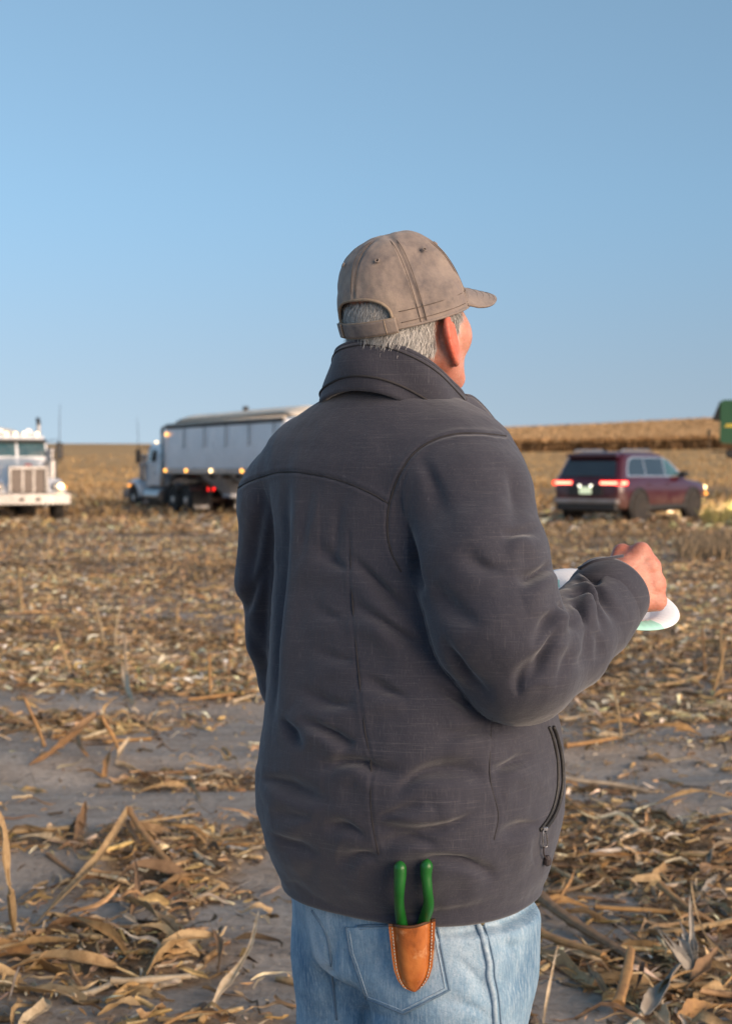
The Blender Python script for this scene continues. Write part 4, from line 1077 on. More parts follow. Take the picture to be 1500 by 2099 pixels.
    zl2 = on_surface(jt, [(x - 8, y) for x, y in ZIP], 46, .0010); b.tube(zl2, .0028, 8)
    b.build('pocket_zipper', mat('zipper_black', (.012, .012, .013), .5, 0, (.02, .02, .02), 200, 500, .6, .001), jk, base, ang=0)
    z0 = hit(jt, 1110, 1700); z0 = (z0[0] + z0[1] * .004) if z0 else P(1110, 1700, 2.15)
    def dn_(px, py): 
        h_ = hit(jt, px, py); return h_[0] + h_[1] * .005 if h_ is not None else P(px, py, z0[1])
    b = MB(); b.box(dn_(1111, 1698), (.008, .006, .006), bev=.002); lp = [dn_(1107, 1702), dn_(1106, 1716), dn_(1107, 1730), dn_(1113, 1734), dn_(1115, 1722), dn_(1113, 1706)]
    b.tube(spline(lp, 18), .0012, 6)
    zp = b.build('zipper_pull', mat('nickel', (.62, .62, .64), .3, .9, (.5, .5, .52), 90), jk, base)
    b = MB(); b.tube(spline([dn_(1108, 1732), dn_(1108, 1748), dn_(1114, 1760)], 10), .0012, 6); b.lathe([(.002, -.008), (.006, -.005), (.0065, .003), (.003, .008)], 10, dn_(1115, 1762))
    b.build('pull_cord', mat('cord_end', (.035, .025, .025), .5, 0, (.05, .04, .04), 80), jk, base)
    # ---------------- jeans
    V, F = surface(jeans_sdf, (-.20, 1.90, .03), (.42, 2.60, .97), .0068, 3)
    V, F = subdivide(V, F)
    N = vnormals(V, F); XY = proj(V); facing = sstep(.0, .25, (N * nrm(EYE - V)).sum(1))
    FJ = [([(640, 1900), (655, 1960), (668, 2040)], 10, .003, .6), ([(700, 2060), (750, 2080), (800, 2086)], 12, .006, .8), ([(752, 2060), (750, 2100), (756, 2150)], 14, .010, .5), ([(930, 1960), (980, 2010), (1005, 2060)], 16, .004, .7), ([(1020, 1890), (1050, 1960), (1060, 2060)], 16, .004, .7), ([(690, 1890), (676, 1990), (690, 2080)], 14, .006, .5),
          ([(900, 2050), (960, 2062), (1010, 2090)], 14, .004, .7), ([(1010, 1930), (1040, 1940), (1080, 1935)], 12, .003, .7)]
    D = fold_disp(XY, FJ) * facing + .0028 * fbm(V[:, 0] * 16, V[:, 1] * 16, V[:, 2] * 18, 4, 71)
    D = D + sstep(.62, .2, V[:, 2]) * .006 * fbm(V[:, 0] * 8, V[:, 1] * 8, V[:, 2] * 30, 3, 73)
    V = V + N * D[:, None]; V = relax(V, F, .3)
    jn = mesh_obj('jeans', V, F, dn, root, base); jnt = BVHTree.FromPolygons(V.tolist(), F.tolist())
    ds = mat('denim_seam', (.10, .17, .25), .9, 0, (.16, .24, .33), 90, 300, .5, .001); dl = mat('denim_worn_seam', (.42, .52, .60), .9, 0, (.20, .30, .40), 120, 300, .5, .001)
    def line(poly, n, off, r, mi=0, mb=None, flat=1.0):
        q = on_surface(jnt, poly, n, off)
        if len(q) > 3: mb.tube(q, r, 6, mi, flat=flat)
    b = MB()
    line([(976, 1884), (990, 1930), (1001, 1975), (1000, 2000), (1010, 2040), (1014, 2099), (1016, 2150)], 50, .0012, .0042, 1, b)
    line([(988, 1884), (1002, 1930), (1012, 1975), (1013, 2000), (1021, 2040), (1026, 2099)], 50, .0004, .0014, 0, b)
    b.build('jeans_seam', [ds, dl], jn, base, ang=0); b = MB()
    line([(640, 1866), (668, 1910), (678, 1960), (684, 2036), (690, 2090)], 40, .0006, .0022, 0, b)
    b.build('jeans_seam', [ds, dl], jn, base, ang=0)
    pk = [(712, 1900), (720, 1950), (753, 2045), (828, 2076), (921, 2028), (893, 1888)]
    b = MB()
    xs = np.arange(704, 930, 5); ys = np.arange(1886, 2082, 5); grd = {}
    def inside(x, y):
        c = False; n = len(pk)
        for i in range(n):
            (x0, y0), (x1, y1) = pk[i], pk[(i + 1) % n]
            if (y0 > y) != (y1 > y) and x < (x1 - x0) * (y - y0) / (y1 - y0) + x0: c = not c
        return c
    VV = []; FF = []
    for i, x in enumerate(xs):
        for j, y in enumerate(ys):
            h_ = hit(jnt, x, y)
            if h_ is not None: grd[i, j] = len(VV); VV.append(h_[0] + h_[1] * .0032)
    for i in range(len(xs) - 1):
        for j in range(len(ys) - 1):
            k = [(i, j), (i, j + 1), (i + 1, j + 1), (i + 1, j)]
            if all(q in grd for q in k) and inside(xs[i] + 2.5, ys[j] + 2.5): FF.append([grd[q] for q in k])
    b.add(VV, FF)
    pkt = b.build('back_pocket', [dn, ds, dl], jn, base, ang=0); b = MB()
    def closed(poly):
        out = []
        for a, c in zip(poly, poly[1:] + poly[:1]): out += [(a[0] + (c[0] - a[0]) * t, a[1] + (c[1] - a[1]) * t) for t in np.linspace(0, 1, 9)[:-1]]
        return out
    def ring(poly, off, r, mi):
        q = [hit(jnt, *e) for e in closed(poly)]; q = np.array([e[0] + e[1] * off for e in q if e is not None]); b.tube(q, r, 6, mi)
    ring(pk, .0024, .0022, 1)
    ctr = np.mean(pk, 0); ring([tuple(ctr + (np.array(e) - ctr) * .93) for e in pk], .0034, .0010, 2)
    b.build('pocket_seam', [dn, ds, dl], pkt, base, ang=0)
    h_ = hit(jnt, 985, 1889); b = MB(); b.lathe([(.0055, 0), (.0055, .0015), (.003, .0028), (.0, .003)], 14, h_[0] + h_[1] * .002, frame(h_[1])); b.build('rivet', mat('brass_rivet', (.55, .38, .17), .35, .9, (.4, .26, .1), 60), jn, base)
    # ---------------- boots, standing on the dirt
    bl = mat('boot_leather', (.13, .075, .04), .6, 0, (.07, .04, .02), 30, 200, .3, .001); so = mat('boot_sole', (.03, .027, .025), .8)
    for L, ya in ((LEG_R, R(38)), (LEG_L, R(26))):
        c = A3(L[-1][0], L[-1][1], float(gz(L[-1][0], L[-1][1]))); f = A3(math.sin(ya), math.cos(ya), 0); r = A3(math.cos(ya), -math.sin(ya), 0)
        Bq = np.stack([f, r, A3(0, 0, 1)], 1)
        def bs(Q):
            d = ell_sdf(Q, c + f * .13 + A3(0, 0, .035), Bq, (.10, .052, .045)); d = smin(d, cap_sdf(Q, c + A3(0, 0, .06) - f * .02, c + f * .12 + A3(0, 0, .04), .052, .045), .03)
            d = smin(d, cap_sdf(Q, c + A3(0, 0, .06) - f * .02, c + A3(0, 0, .24), .052, .058), .03); return smax(d, c[2] + .016 - Q[..., 2], .004)
        bv, bf = surface(bs, c - A3(.30, .30, .0), c + A3(.30, .30, .33), .009, 2)
        bo = mesh_obj('boot', bv, bf, bl, root, base)
        ring = [f * (.105 + .13 * math.cos(a)) + r * .052 * math.sin(a) for a in np.linspace(0, 2 * math.pi, 28, endpoint=False)]
        b = MB(); b.loft([np.array([c + q + A3(0, 0, .0) for q in ring]), np.array([c + q * 1.02 + A3(0, 0, .020) for q in ring])]); b.build('sole', so, bo, base)
    build_cap(root, base)
    return root, base, jt, jnt

# ---------------------------------------------------------------- cap
CC = P(834, 653, 2.20)
CYAW = R(43); CT = R(17)
CF = nrm(A3(math.sin(CYAW) * math.cos(CT), math.cos(CYAW) * math.cos(CT), math.sin(CT))); CR = nrm(np.cross(CF, A3(0, 0, 1))); CU = np.cross(CR, CF)
def rim_plane(): return CC, CU
def cap_pt(az, t, off=0.0):
    """az: 0 front, pi back; t 0 rim .. 1 crown"""
    a = t * math.pi / 2
    k = np.cos(a) ** .62; hgt = .127 * np.sin(a) ** 1.08
    rf = np.where(np.cos(az) > 0, .106, .108)
    f = np.cos(az) * (rf + off) * k * (1 + .02 * np.sin(a * 2)); r = np.sin(az) * (.0915 + off) * k * (1 + .03 * np.sin(a * 2))
    f = f - .012 * np.sin(a)              # crown leans back
    return CC + CF * f[..., None] + CR * r[..., None] + CU * (hgt + off * np.sin(a))[..., None]
def build_cap(root, base):
    m = NT('cap_cotton'); v = m.coord()
    c = m.ramp(m.noise(11, 6, .70, v, .2), [(.34, (.12, .105, .105)), (.47, (.225, .185, .165)), (.66, (.34, .275, .23))])
    c = m.mix(m.ramp(m.noise(22, 4, .6, v), [(.53, 0.), (.68, .6)]), c, (.17, .14, .14))
    m.col(c).set(Roughness=.88); m.b.inputs['Specular IOR Level'].default_value = .25; m.b.inputs['Sheen Weight'].default_value = .15
    bq = m.bump(m.noise(1.0, 2, .5, m.coord('Object', (800, 800, 800))), .35, .001); m.bump(m.noise(24, 5, .6, v), .45, .006, bq)
    cm = m.m; dark = mat('cap_thread', (.085, .065, .052), .9, 0, (.13, .10, .08), 90); edge = mat('cap_binding', (.33, .26, .19), .9, 0, (.22, .17, .13), 120)
    naz, nt = 301, 71
    az = np.linspace(-math.pi, math.pi, naz) + math.pi      # starts at the back
    az = np.linspace(0, 2 * math.pi, naz)
    tt = np.linspace(0, .997, nt)
    A, T = np.meshgrid(az, tt, indexing='ij')
    G_ = cap_pt(A, T)
    # folds and panel seams pressed into the crown
    q = G_ - CC
    n = nrm(q - CU * .02)
    seams = [math.pi * (k / 3) + math.pi / 6 * 0 for k in range(6)]
    seams = [0, math.pi / 3, 2 * math.pi / 3, math.pi, 4 * math.pi / 3, 5 * math.pi / 3]
    D = .0034 * fbm(q[..., 0] * 26, q[..., 1] * 26, q[..., 2] * 26, 3, 81) + .009 * fbm(q[..., 0] * 11, q[..., 1] * 11, q[..., 2] * 14, 2, 83) * sstep(.1, .5, T)
    for s in seams:
        da = np.abs(((A - s + math.pi) % (2 * math.pi)) - math.pi) * .1 * np.cos(T * math.pi / 2)
        D = D - .0016 * np.exp(-(da / .0022) ** 2) + .0009 * np.exp(-((da - .006) / .004) ** 2)
    G_ = G_ + n * D[..., None]
    # the opening over the strap
    back = ((A - math.pi + math.pi) % (2 * math.pi)) - math.pi
    HW, T0, T1 = .60, .125, .285
    def opening(a, t):
        u = a / HW; return (np.abs(u) < 1) & (t < T0 + (T1 - T0) * np.maximum(0, 1 - np.abs(u) ** 2.6) ** .5) 
    V = G_.reshape(-1, 3); F = []
    for i in range(naz - 1):
        for j in range(nt - 1):
            am = (az[i] + az[i + 1]) / 2 - math.pi; tm = (tt[j] + tt[j + 1]) / 2
            if opening(np.array(am), np.array(tm)): continue
            i2 = (i + 1) % (naz - 1)
            F.append((i * nt + j, i2 * nt + j, i2 * nt + j + 1, i * nt + j + 1))
    b = MB(); b.add(V, F)
    # inner cloth, so the crown has thickness
    b.add((G_ - n * .0022).reshape(-1, 3), [f[::-1] for f in F])
    # crown closing disc and rim binding
    rimp = cap_pt(np.concatenate([np.linspace(math.pi + HW, 2 * math.pi, 60), np.linspace(0, math.pi - HW, 60)]), np.zeros(120) + .004); b.tube(rimp, .0022, 6)
    for s in seams:
        if abs(s - math.pi) < .01: ts = np.linspace(T1 + .01, .97, 40)
        else: ts = np.linspace(.0, .97, 50)
        for o in (-.0045, .0045):
            w_ = o / (.1 * np.maximum(.12, np.cos(ts * math.pi / 2) ** .62))
            b.tube(cap_pt(s + w_, ts, .0006), .00055, 5, 1)
    # stitched lines above the rim
    for t0 in (.05, .14): b.tube(cap_pt(np.concatenate([np.linspace(math.pi + HW + .12, 2 * math.pi, 60), np.linspace(0, math.pi - HW - .12, 60)]), np.zeros(120) + t0, .0004), .0005, 5, 1)
    # binding round the opening
    uu = np.concatenate([np.linspace(-1, -.9, 14), np.linspace(-.9, .9, 46)[1:-1], np.linspace(.9, 1, 14)]); ta = T0 * .0 + T0 + (T1 - T0) * np.maximum(0, 1 - np.abs(uu) ** 2.6) ** .5
    e = cap_pt(math.pi + uu * HW, ta, .0004); left = cap_pt(np.full(10, math.pi - HW), np.linspace(0, T0, 10), .0004); right = cap_pt(np.full(10, math.pi + HW), np.linspace(T0, 0, 10), .0004)
    b.tube(np.concatenate([left[:-1], e, right[1:]]), .0024, 8, 2)
    # eyelets
    for k in range(6):
        a0 = math.pi / 6 + k * math.pi / 3; p0 = cap_pt(np.array([a0]), np.array([.60]), .0008)[0]; p1 = cap_pt(np.array([a0 + .02]), np.array([.60]), .0008)[0]; p2 = cap_pt(np.array([a0]), np.array([.62]), .0008)[0]
        nn = nrm(np.cross(p1 - p0, p2 - p0)); nn = nn if nn @ (p0 - CC) > 0 else -nn; Bq = frame(nn)
        b.tube([p0 + nn * .001 + Bq[:, 0] * .0030 * math.cos(x) + Bq[:, 1] * .0030 * math.sin(x) for x in np.linspace(0, 2 * math.pi, 15)], .0012, 6, 0)
        b.lathe([(.0016, 0), (0, .0004)], 10, p0 + nn * .0010, Bq, 3)
    cap = b.build('cap', [cm, dark, edge, mat('eyelet_hole', (.02, .016, .014), .9)], root, base, ang=0)
    top = cap_pt(np.array([0.]), np.array([1.0]))[0]
    b = MB(); b.lathe([(.0085, -.002), (.0085, .0015), (.006, .0038), (0, .0048)], 18, top + CU * -.001, frame(CU)); b.build('cap_button', cm, cap, base)
    # strap with its sewn end
    aa = np.linspace(math.pi - HW - .05, math.pi + HW + .05, 50); ts = np.linspace(.0, .118, 7)
    Aq, Tq = np.meshgrid(aa, ts, indexing='ij'); sg = cap_pt(Aq, Tq, .0028) - CU * .004
    b = MB(); b.grid(sg, thick=.003)
    b.tube(sg[:, 0] - CU * .0, .0016, 6, 1); b.tube(sg[:, -1], .0016, 6, 1)
    i0 = 40; b.grid(cap_pt(Aq[i0:], Tq[i0:], .0055) - CU * .004, thick=.002, mi=0); b.tube((cap_pt(Aq[i0:i0 + 1], Tq[i0:i0 + 1], .0062) - CU * .004)[0], .001, 6, 1)
    b.tube((sg[6] + sg[7]) / 2 + nrm((sg[6] - CC).mean(0)) * .0016, .0009, 6, 1)
    b.build('strap', [cm, edge], cap, base, ang=0)
    # brim, arched side to side
    nb, mb_ = 41, 16; g = np.zeros((nb, mb_, 3)); 
    for i, a in enumerate(np.linspace(-1.06, 1.06, nb)):
        e0 = cap_pt(np.array([a]), np.array([.03]), -.002)[0]
        s = a / 1.06; L = .088 * (1 - abs(s) ** 2.6) ** .62 + .001
        for j, t in enumerate(np.linspace(0, 1, mb_)):
            lat = (e0 - CC) @ CR
            p = e0 + CF * L * t * .96 + CU * (.024 * (1 - s * s) - L * t * .34 - .016 * (lat / .085) ** 2 * t * (L / .082)) + CR * lat * .05 * t
            g[i, j] = p
    b = MB(); b.grid(g, thick=.0042); 
    for k in (6, 9, 12, 14): b.tube(g[2:-2, k] + CU * .0024, .0005, 5, 1)
    b.build('brim', [cm, dark], cap, base, ang=0)
    return cap

# ---------------------------------------------------------------- things he carries
def build_plate():
    B = frame(PLN, nrm(A3(1, 0, 0)))
    o = PLC - PLN * .010
    prof = [(0, .0015), (.066, .0015), (.070, .0035), (.078, .011), (.086, .0145), (.104, .0165), (.1125, .0135), (.113, .0122), (.112, .0115), (.104, .0142), (.086, .0122), (.079, .009), (.071, .001), (.066, -.001), (0, -.001)]
    n = 144; V = []; 
    for k, (r, z) in enumerate(prof):
        for i in range(n):
            a = 2 * math.pi * i / n; w = .0009 * math.cos(a * 48) * (1 if .074 < r < .108 else 0)
            V.append((r * math.cos(a), r * math.sin(a), z + w + .002 * math.cos(2 * a) * (r / .11) ** 2))
    m = len(prof); F = [(i * n + k, (i + 1) * n + k, (i + 1) * n + (k + 1) % n, i * n + (k + 1) % n) for i in range(m - 1) for k in range(n)]
    V = np.array(V) @ B.T
    # printed mint band near the rim
    mt = NT('paper_plate'); tc = mt.n('ShaderNodeTexCoord'); sx = mt.n('ShaderNodeSeparateXYZ'); mt.l(tc.outputs['Object'], sx.inputs[0])
    mt.set(Roughness=.55); mt.col((.86, .87, .89)); mt.bump(mt.noise(300, 3, .6, mt.coord()), .12, .001)
    mint = mat('plate_mint_print', (.40, .74, .66), .55, 0, (.36, .70, .62), 60)
    mi = []
    want = P(1322, 1279, 2.22) - o; wa = math.atan2(want @ B[:, 1], want @ B[:, 0])
    for f in F:
        i = f[0] // n; a = 2 * math.pi * (f[0] % n) / n; da = (a - wa + math.pi) % (2 * math.pi) - math.pi
        mi.append(1 if (prof[i][0] >= .086 and prof[i + 1][0] > .0 and i in (4, 5, 6, 7, 8) and (abs(da) < .24 or abs(da - 2.1) < .2 or abs(da + 2.1) < .2)) else 0)
    ob = mesh_obj('paper_plate', V, F, [mt.m, mint], None, None, True, mi); ob.location = o
    tag(ob, 'white disposable paper plate with mint print held at chest height', 'plate')
    # food on it
    fm = mat('pulled_meat', (.42, .25, .13), .55, 0, (.24, .12, .06), 90, 160, .6, .003)
    c = o + B[:, 0] * -.045 + B[:, 1] * .004 + PLN * .003
    def fs(Q):
        d = None
        rr = np.random.default_rng(5)
        for k in range(16):
            e = c + B[:, 0] * rr.normal(0, .017) + B[:, 1] * rr.normal(0, .017) + PLN * abs(rr.normal(.004, .004))
            q = cap_sdf(Q, e, e + (B[:, 0] * rr.normal() + B[:, 1] * rr.normal()) * .010, .0075, .006); d = q if d is None else smin(d, q, .004)
        return d
    v, f = surface(fs, c - .06, c + .06, .0022, 1)
    ob = mesh_obj('food', v - c, f, fm); ob.location = c; tag(ob, 'small brown heap of food on the white paper plate', 'food')

def build_tool(jnt, jt):
    """leather holster on the belt, pliers in it"""
    L = [(0, 796, 1897), (.2, 799, 1925), (.42, 803, 1962), (.62, 807, 1988), (.78, 815, 2010), (.9, 827, 2025), (1, 846, 2033)]
    Rr = [(0, 892, 1886), (.2, 891, 1918), (.42, 889, 1956), (.62, 886, 1982), (.78, 879, 2004), (.9, 867, 2021), (1, 852, 2033)]
    ys = [hit(jnt, x, y)[0][1] for x, y in ((810, 1910), (845, 1960), (845, 2010), (880, 1910))]
    yh = min(ys) - .012
    org = P(845, 1960, yh)
    nt, ns = 40, 29; tt = np.linspace(0, 1, nt)
    def side(tab, t):
        T = [a[0] for a in tab]; return np.interp(t, T, [a[1] for a in tab]), np.interp(t, T, [a[2] for a in tab])
    def surf(front):
        g = np.zeros((nt, ns, 3))
        for i, t in enumerate(tt):
            (xl, yl), (xr, yr) = side(L, t), side(Rr, t)
            for j, s in enumerate(np.linspace(0, 1, ns)):
                dip = 9 * math.sin(s * math.pi) ** 1.5 * max(0, 1 - t * 5)
                px, py = xl + (xr - xl) * s, yl + (yr - yl) * s + dip
                u = (s - .5) * 2
                bul = max(0, 1 - (abs(u) / .74) ** 3.2) ** .8 * (1 - .45 * t) * min(1, (1 - t) * 5 + .02)
                y = yh + (.0015 - (.0035 + .017 * bul) if front else .0035)
                y += .0016 * math.exp(-((abs(u) - .76) / .05) ** 2) if front else 0
                g[i, j] = P(px, py, y)
        return g
    f = surf(True); bk = surf(False)
    m = NT('tan_leather'); v = m.coord()
    c = m.ramp(m.noise(20, 6, .65, v, .4), [(.3, (.15, .042, .010)), (.46, (.38, .11, .022)), (.70, (.54, .19, .045))]); c = m.mix(m.ramp(m.noise(48, 4, .6, v), [(.56, 0.), (.66, .6)]), c, (.62, .32, .15))
    m.col(c).set(Roughness=.38); m.b.inputs['Coat Weight'].default_value = .25; m.b.inputs['Coat Roughness'].default_value = .3
    m.bump(m.noise(170, 4, .65, v), .3, .0016)
    b = MB(); V = np.concatenate([f.reshape(-1, 3), bk.reshape(-1, 3)]) - org; o = nt * ns; F = []
    for i in range(nt - 1):
        for j in range(ns - 1):
            q = (i * ns + j, i * ns + j + 1, (i + 1) * ns + j + 1, (i + 1) * ns + j); F.append(q[::-1]); F.append(tuple(k + o for k in q))
    for i in range(nt - 1):
        for j in (0, ns - 1):
            q = (i * ns + j, (i + 1) * ns + j, (i + 1) * ns + j + o, i * ns + j + o); F.append(q if j else q[::-1])
    for j in range(ns - 1): F.append(((nt - 1) * ns + j, (nt - 1) * ns + j + 1, (nt - 1) * ns + j + 1 + o, (nt - 1) * ns + j + o))
    b.add(V, F)
    # belt loop behind it
    h_ = P(845, 1945, yh + .0075); b.box(h_ - org, (.05, .005, .06), bev=.002)
    hol = b.build('holster', m.m, None, ang=50); hol.location = org
    tag(hol, 'stitched tan leather holster hanging from the back of the belt', 'holster')
    b = MB()
    for j in (2, ns - 3):
        line = f[1:-3, j] - org + A3(0, -.0012, 0); d = np.concatenate([[0], np.cumsum(np.linalg.norm(np.diff(line, axis=0), axis=1))]); k = 0.0
        while k < d[-1] - .003:
            a_ = np.array([np.interp(k, d, line[:, q]) for q in range(3)]); c_ = np.array([np.interp(k + .0030, d, line[:, q]) for q in range(3)])
            b.tube([a_, (a_ + c_) / 2 + A3(0, -.0003, 0), c_], [.0005, .0008, .0005], 6); k += .0047
    b.build('stitching', mat('white_thread', (.66, .60, .50), .8), hol)
    # rim of the mouth, dark edge
    b = MB(); b.tube(f[0] - org + A3(0, 0, .0004), .0022, 8); b.build('burnished_edge', mat('dark_edge', (.10, .04, .015), .5), hol)
    # pliers: two dipped grips, steel shanks and jaws down in the sheath
    grip = NT('green_vinyl'); v = grip.coord(); grip.col(grip.mix(grip.noise(30, 4, .6, v), (.006, .085, .012), (.016, .145, .024))).set(Roughness=.36); grip.bump(grip.noise(120, 3, .6, v), .15, .001)
    steel = mat('dark_steel', (.18, .18, .19), .35, .9, (.12, .12, .13), 50)
    rt = empty('pliers', P(845, 1960, yh - .006)); tag(rt, 'green handled pliers standing in the leather holster', 'pliers'); o2 = np.array(rt.location)
    yj = []
    for x, y in ((820, 1770), (875, 1770), (822, 1850), (874, 1850)):
        h_ = hit(jt, x, y); yj.append(h_[0][1] if h_ else yh)
    yp = min(min(yj) - .011, yh - .004)
    for k, ln in enumerate(([(819, 1764), (820, 1790), (818, 1825), (818, 1855), (822, 1885), (829, 1920)], [(876, 1760), (873, 1790), (876, 1825), (878, 1855), (869, 1885), (857, 1920)])):
        c = spline([P(x, y, yp + (yh - .001 - yp) * q) for q, (x, y) in zip((0, 0, .0, .35, 1, 1), ln)], 40)
        t = np.linspace(0, 1, 40); r = .0092 * np.minimum(1, np.sqrt(np.clip(t * 14, 0.002, 1))) * (1 + .10 * np.sin(t * 9 + k)) * (1 - .12 * t) * np.where(t < .10, .93, 1)
        b = MB(); b.tube(c, r, 18, flat=.9); h2 = b.build('handle', grip.m, rt, o2, ang=60)
        b = MB(); e = P(845 + (6 if k else -6), 1985, yh - .006); b.tube([c[-1], (c[-1] + e) / 2, e, P(846 + (2 if k else -2), 2020, yh - .005)], [.006, .007, .008, .003], 10); b.build('jaw', steel, rt, o2)
# ================================================================ vehicles
_MC = {}
def VM(k):
    if k in _MC: return _MC[k]
    def paint(name, c, coat=.8, rough=.3, dust=None, z0=.3, z1=1.0):
        m = NT(name); v = m.coord()
        col = m.mix(m.noise(3, 3, .5, v), c, tuple(x * .88 for x in c))
        if dust:
            sx = m.n('ShaderNodeSeparateXYZ'); m.l(v, sx.inputs[0])
            h = m.math('ADD', sx.outputs[2], m.math('MULTIPLY', m.noise(2.4, 5, .65, v), .9))
            f = m.ramp(h, [(0, .92), (1, 0.)]); mr = m.n('ShaderNodeMapRange'); mr.inputs[1].default_value = z0; mr.inputs[2].default_value = z1; mr.inputs[3].default_value = .88; mr.inputs[4].default_value = 0; m.l(h, mr.inputs[0])
            col = m.mix(mr.outputs[0], col, dust); m.l(m.math('ADD', m.math('MULTIPLY', mr.outputs[0], .5), rough), m.b.inputs['Roughness'])
        else: m.set(Roughness=rough)
        m.col(col); m.b.inputs['Coat Weight'].default_value = coat; m.b.inputs['Coat Roughness'].default_value = .08
        return m.m
    d = (.30, .20, .13)
    T = dict(maroon=lambda: paint('maroon_paint', (.060, .005, .012), .7, .3, (.24, .15, .115), .5, 1.2),
             white=lambda: paint('white_truck_paint', (.74, .76, .79), .5, .35, (.42, .34, .27), .35, 1.25),
             steel=lambda: mat('trailer_aluminium', (.74, .75, .79), .34, .3, (.62, .64, .68), 1.5),
             chrome=lambda: mat('polished_metal', (.40, .39, .39), .3, .85, (.28, .27, .26), 4), black=lambda: mat('black_plastic', (.022, .021, .021), .55, 0, (.04, .036, .033), 9),
             rubber=lambda: mat('tyre_rubber', (.022, .021, .020), .85, 0, (.05, .040, .033), 6), rim=lambda: mat('alloy_rim', (.72, .70, .68), .4, .25, (.55, .50, .45), 5), dustrim=lambda: mat('dusty_rim', (.66, .60, .56), .5, .2, (.48, .41, .36), 5),
             glass=lambda: mat('dark_glass', (.020, .026, .030), .06, 0, (.014, .018, .022), 2, coat=.6, spec=.8), bglass=lambda: mat('windscreen_glass', (.05, .115, .12), .05, 0, (.03, .07, .08), 2.5, coat=.5, spec=.8),
             frame=lambda: mat('chassis_paint', (.06, .05, .045), .7, 0, (.15, .11, .08), 5), tarp=lambda: mat('rolled_tarp', (.84, .74, .60), .75, 0, (.62, .54, .44), 2.2, 14, .5, .03), grillm=lambda: mat('grille_mesh', (.13, .115, .105), .5, .5, (.22, .18, .155), 30),
             red=lambda: glow('tail_light_red', (1., .018, .014), 2.2), core=lambda: glow('tail_light_core', (1., .36, .22), 1.9), amber=lambda: glow('amber_marker', (1., .42, .07), 2.5), lamp=lambda: glow('warm_lamp', (1., .66, .30), 3.6), roof=lambda: glow('roof_lamp', (1., .72, .40), 1.5), plate=lambda: glow('lit_plate', (.70, .78, .52), .3), redd=lambda: mat('red_lens', (.35, .02, .02), .25),
             green=lambda: paint('green_machine_paint', (.006, .075, .022), .3, .5), yellow=lambda: mat('yellow_stripe', (.70, .50, .03), .4), silver=lambda: mat('silver_trim', (.66, .68, .72), .2, .7), greyp=lambda: mat('grey_bumper', (.30, .29, .29), .5, .1, (.22, .19, .17), 4), amberd=lambda: glow('turn_lamp', (1., .36, .05), 1.5))
    _MC[k] = T[k](); return _MC[k]

YROT = np.array([[1, 0, 0], [0, 0, -1], [0, 1, 0]], float)   # lathe axis along y
def wheel(parent, c, r, w, rimk='rim', side=1, name='wheel', hub=False):
    """a wheel whose axle is y; side +1 shows its face to +y"""
    b = MB(); hw = w / 2
    prof = [(r * .60, -hw * .9), (r * .80, -hw), (r * .95, -hw * .93), (r, -hw * .6), (r, hw * .6), (r * .95, hw * .93), (r * .80, hw), (r * .60, hw * .9)]
    b.lathe(prof, 32, (0, 0, 0), YROT)
    for k in range(26):
        a = 2 * math.pi * k / 26; b.box((math.cos(a) * r * .995, 0, math.sin(a) * r * .995), (.05, w * .8, .025), np.array([[math.cos(a + 1.57), 0, math.cos(a)], [0, 1, 0], [math.sin(a + 1.57), 0, math.sin(a)]]), .006)
    o = b.build(name, VM('rubber'), parent); o.location = c
    b = MB(); s = side
    prof = [(r * .62, -s * hw * .2), (r * .62, s * hw * -.86), (r * .57, s * hw * -.80), (r * .52, s * hw * -.45), (r * .25, s * hw * (-.75 if hub else -.40)), (r * .22, s * hw * (-1.05 if hub else -.5)), (.0, s * hw * (-1.1 if hub else -.52))]
    b.lathe(prof, 28, (0, 0, 0), YROT)
    if not hub:
        for k in range(10):
            a = math.pi * k / 5; ca, sa = math.cos(a), math.sin(a); b.box((ca * r * .38, side * hw * .62, sa * r * .38), (r * .44, hw * .22, r * .10), np.array([[ca, 0, -sa], [0, 1, 0], [sa, 0, ca]]), .008)
    else:
        for k in range(8):
            a = math.pi * k / 4; b.lathe([(r * .07, 0), (r * .07, .012), (0, .013)], 10, (math.cos(a) * r * .40, side * hw * .58, math.sin(a) * r * .40), YROT @ np.diag([1, 1, -side]))
    b.build('rim', VM(rimk), o)
    return o
def rrect(x0, x1, y, z, rad=.15, n=6):
    """rounded rectangle ring in plan"""
    out = []
    for cx, cy, a0 in ((x1 - rad, y - rad, 0), (x0 + rad, y - rad, 90), (x0 + rad, -y + rad, 180), (x1 - rad, -y + rad, 270)):
        for k in range(n): a = R(a0 + 90 * k / (n - 1)); out.append((cx + rad * math.cos(a), cy + rad * math.sin(a), z))
    return np.array(out)

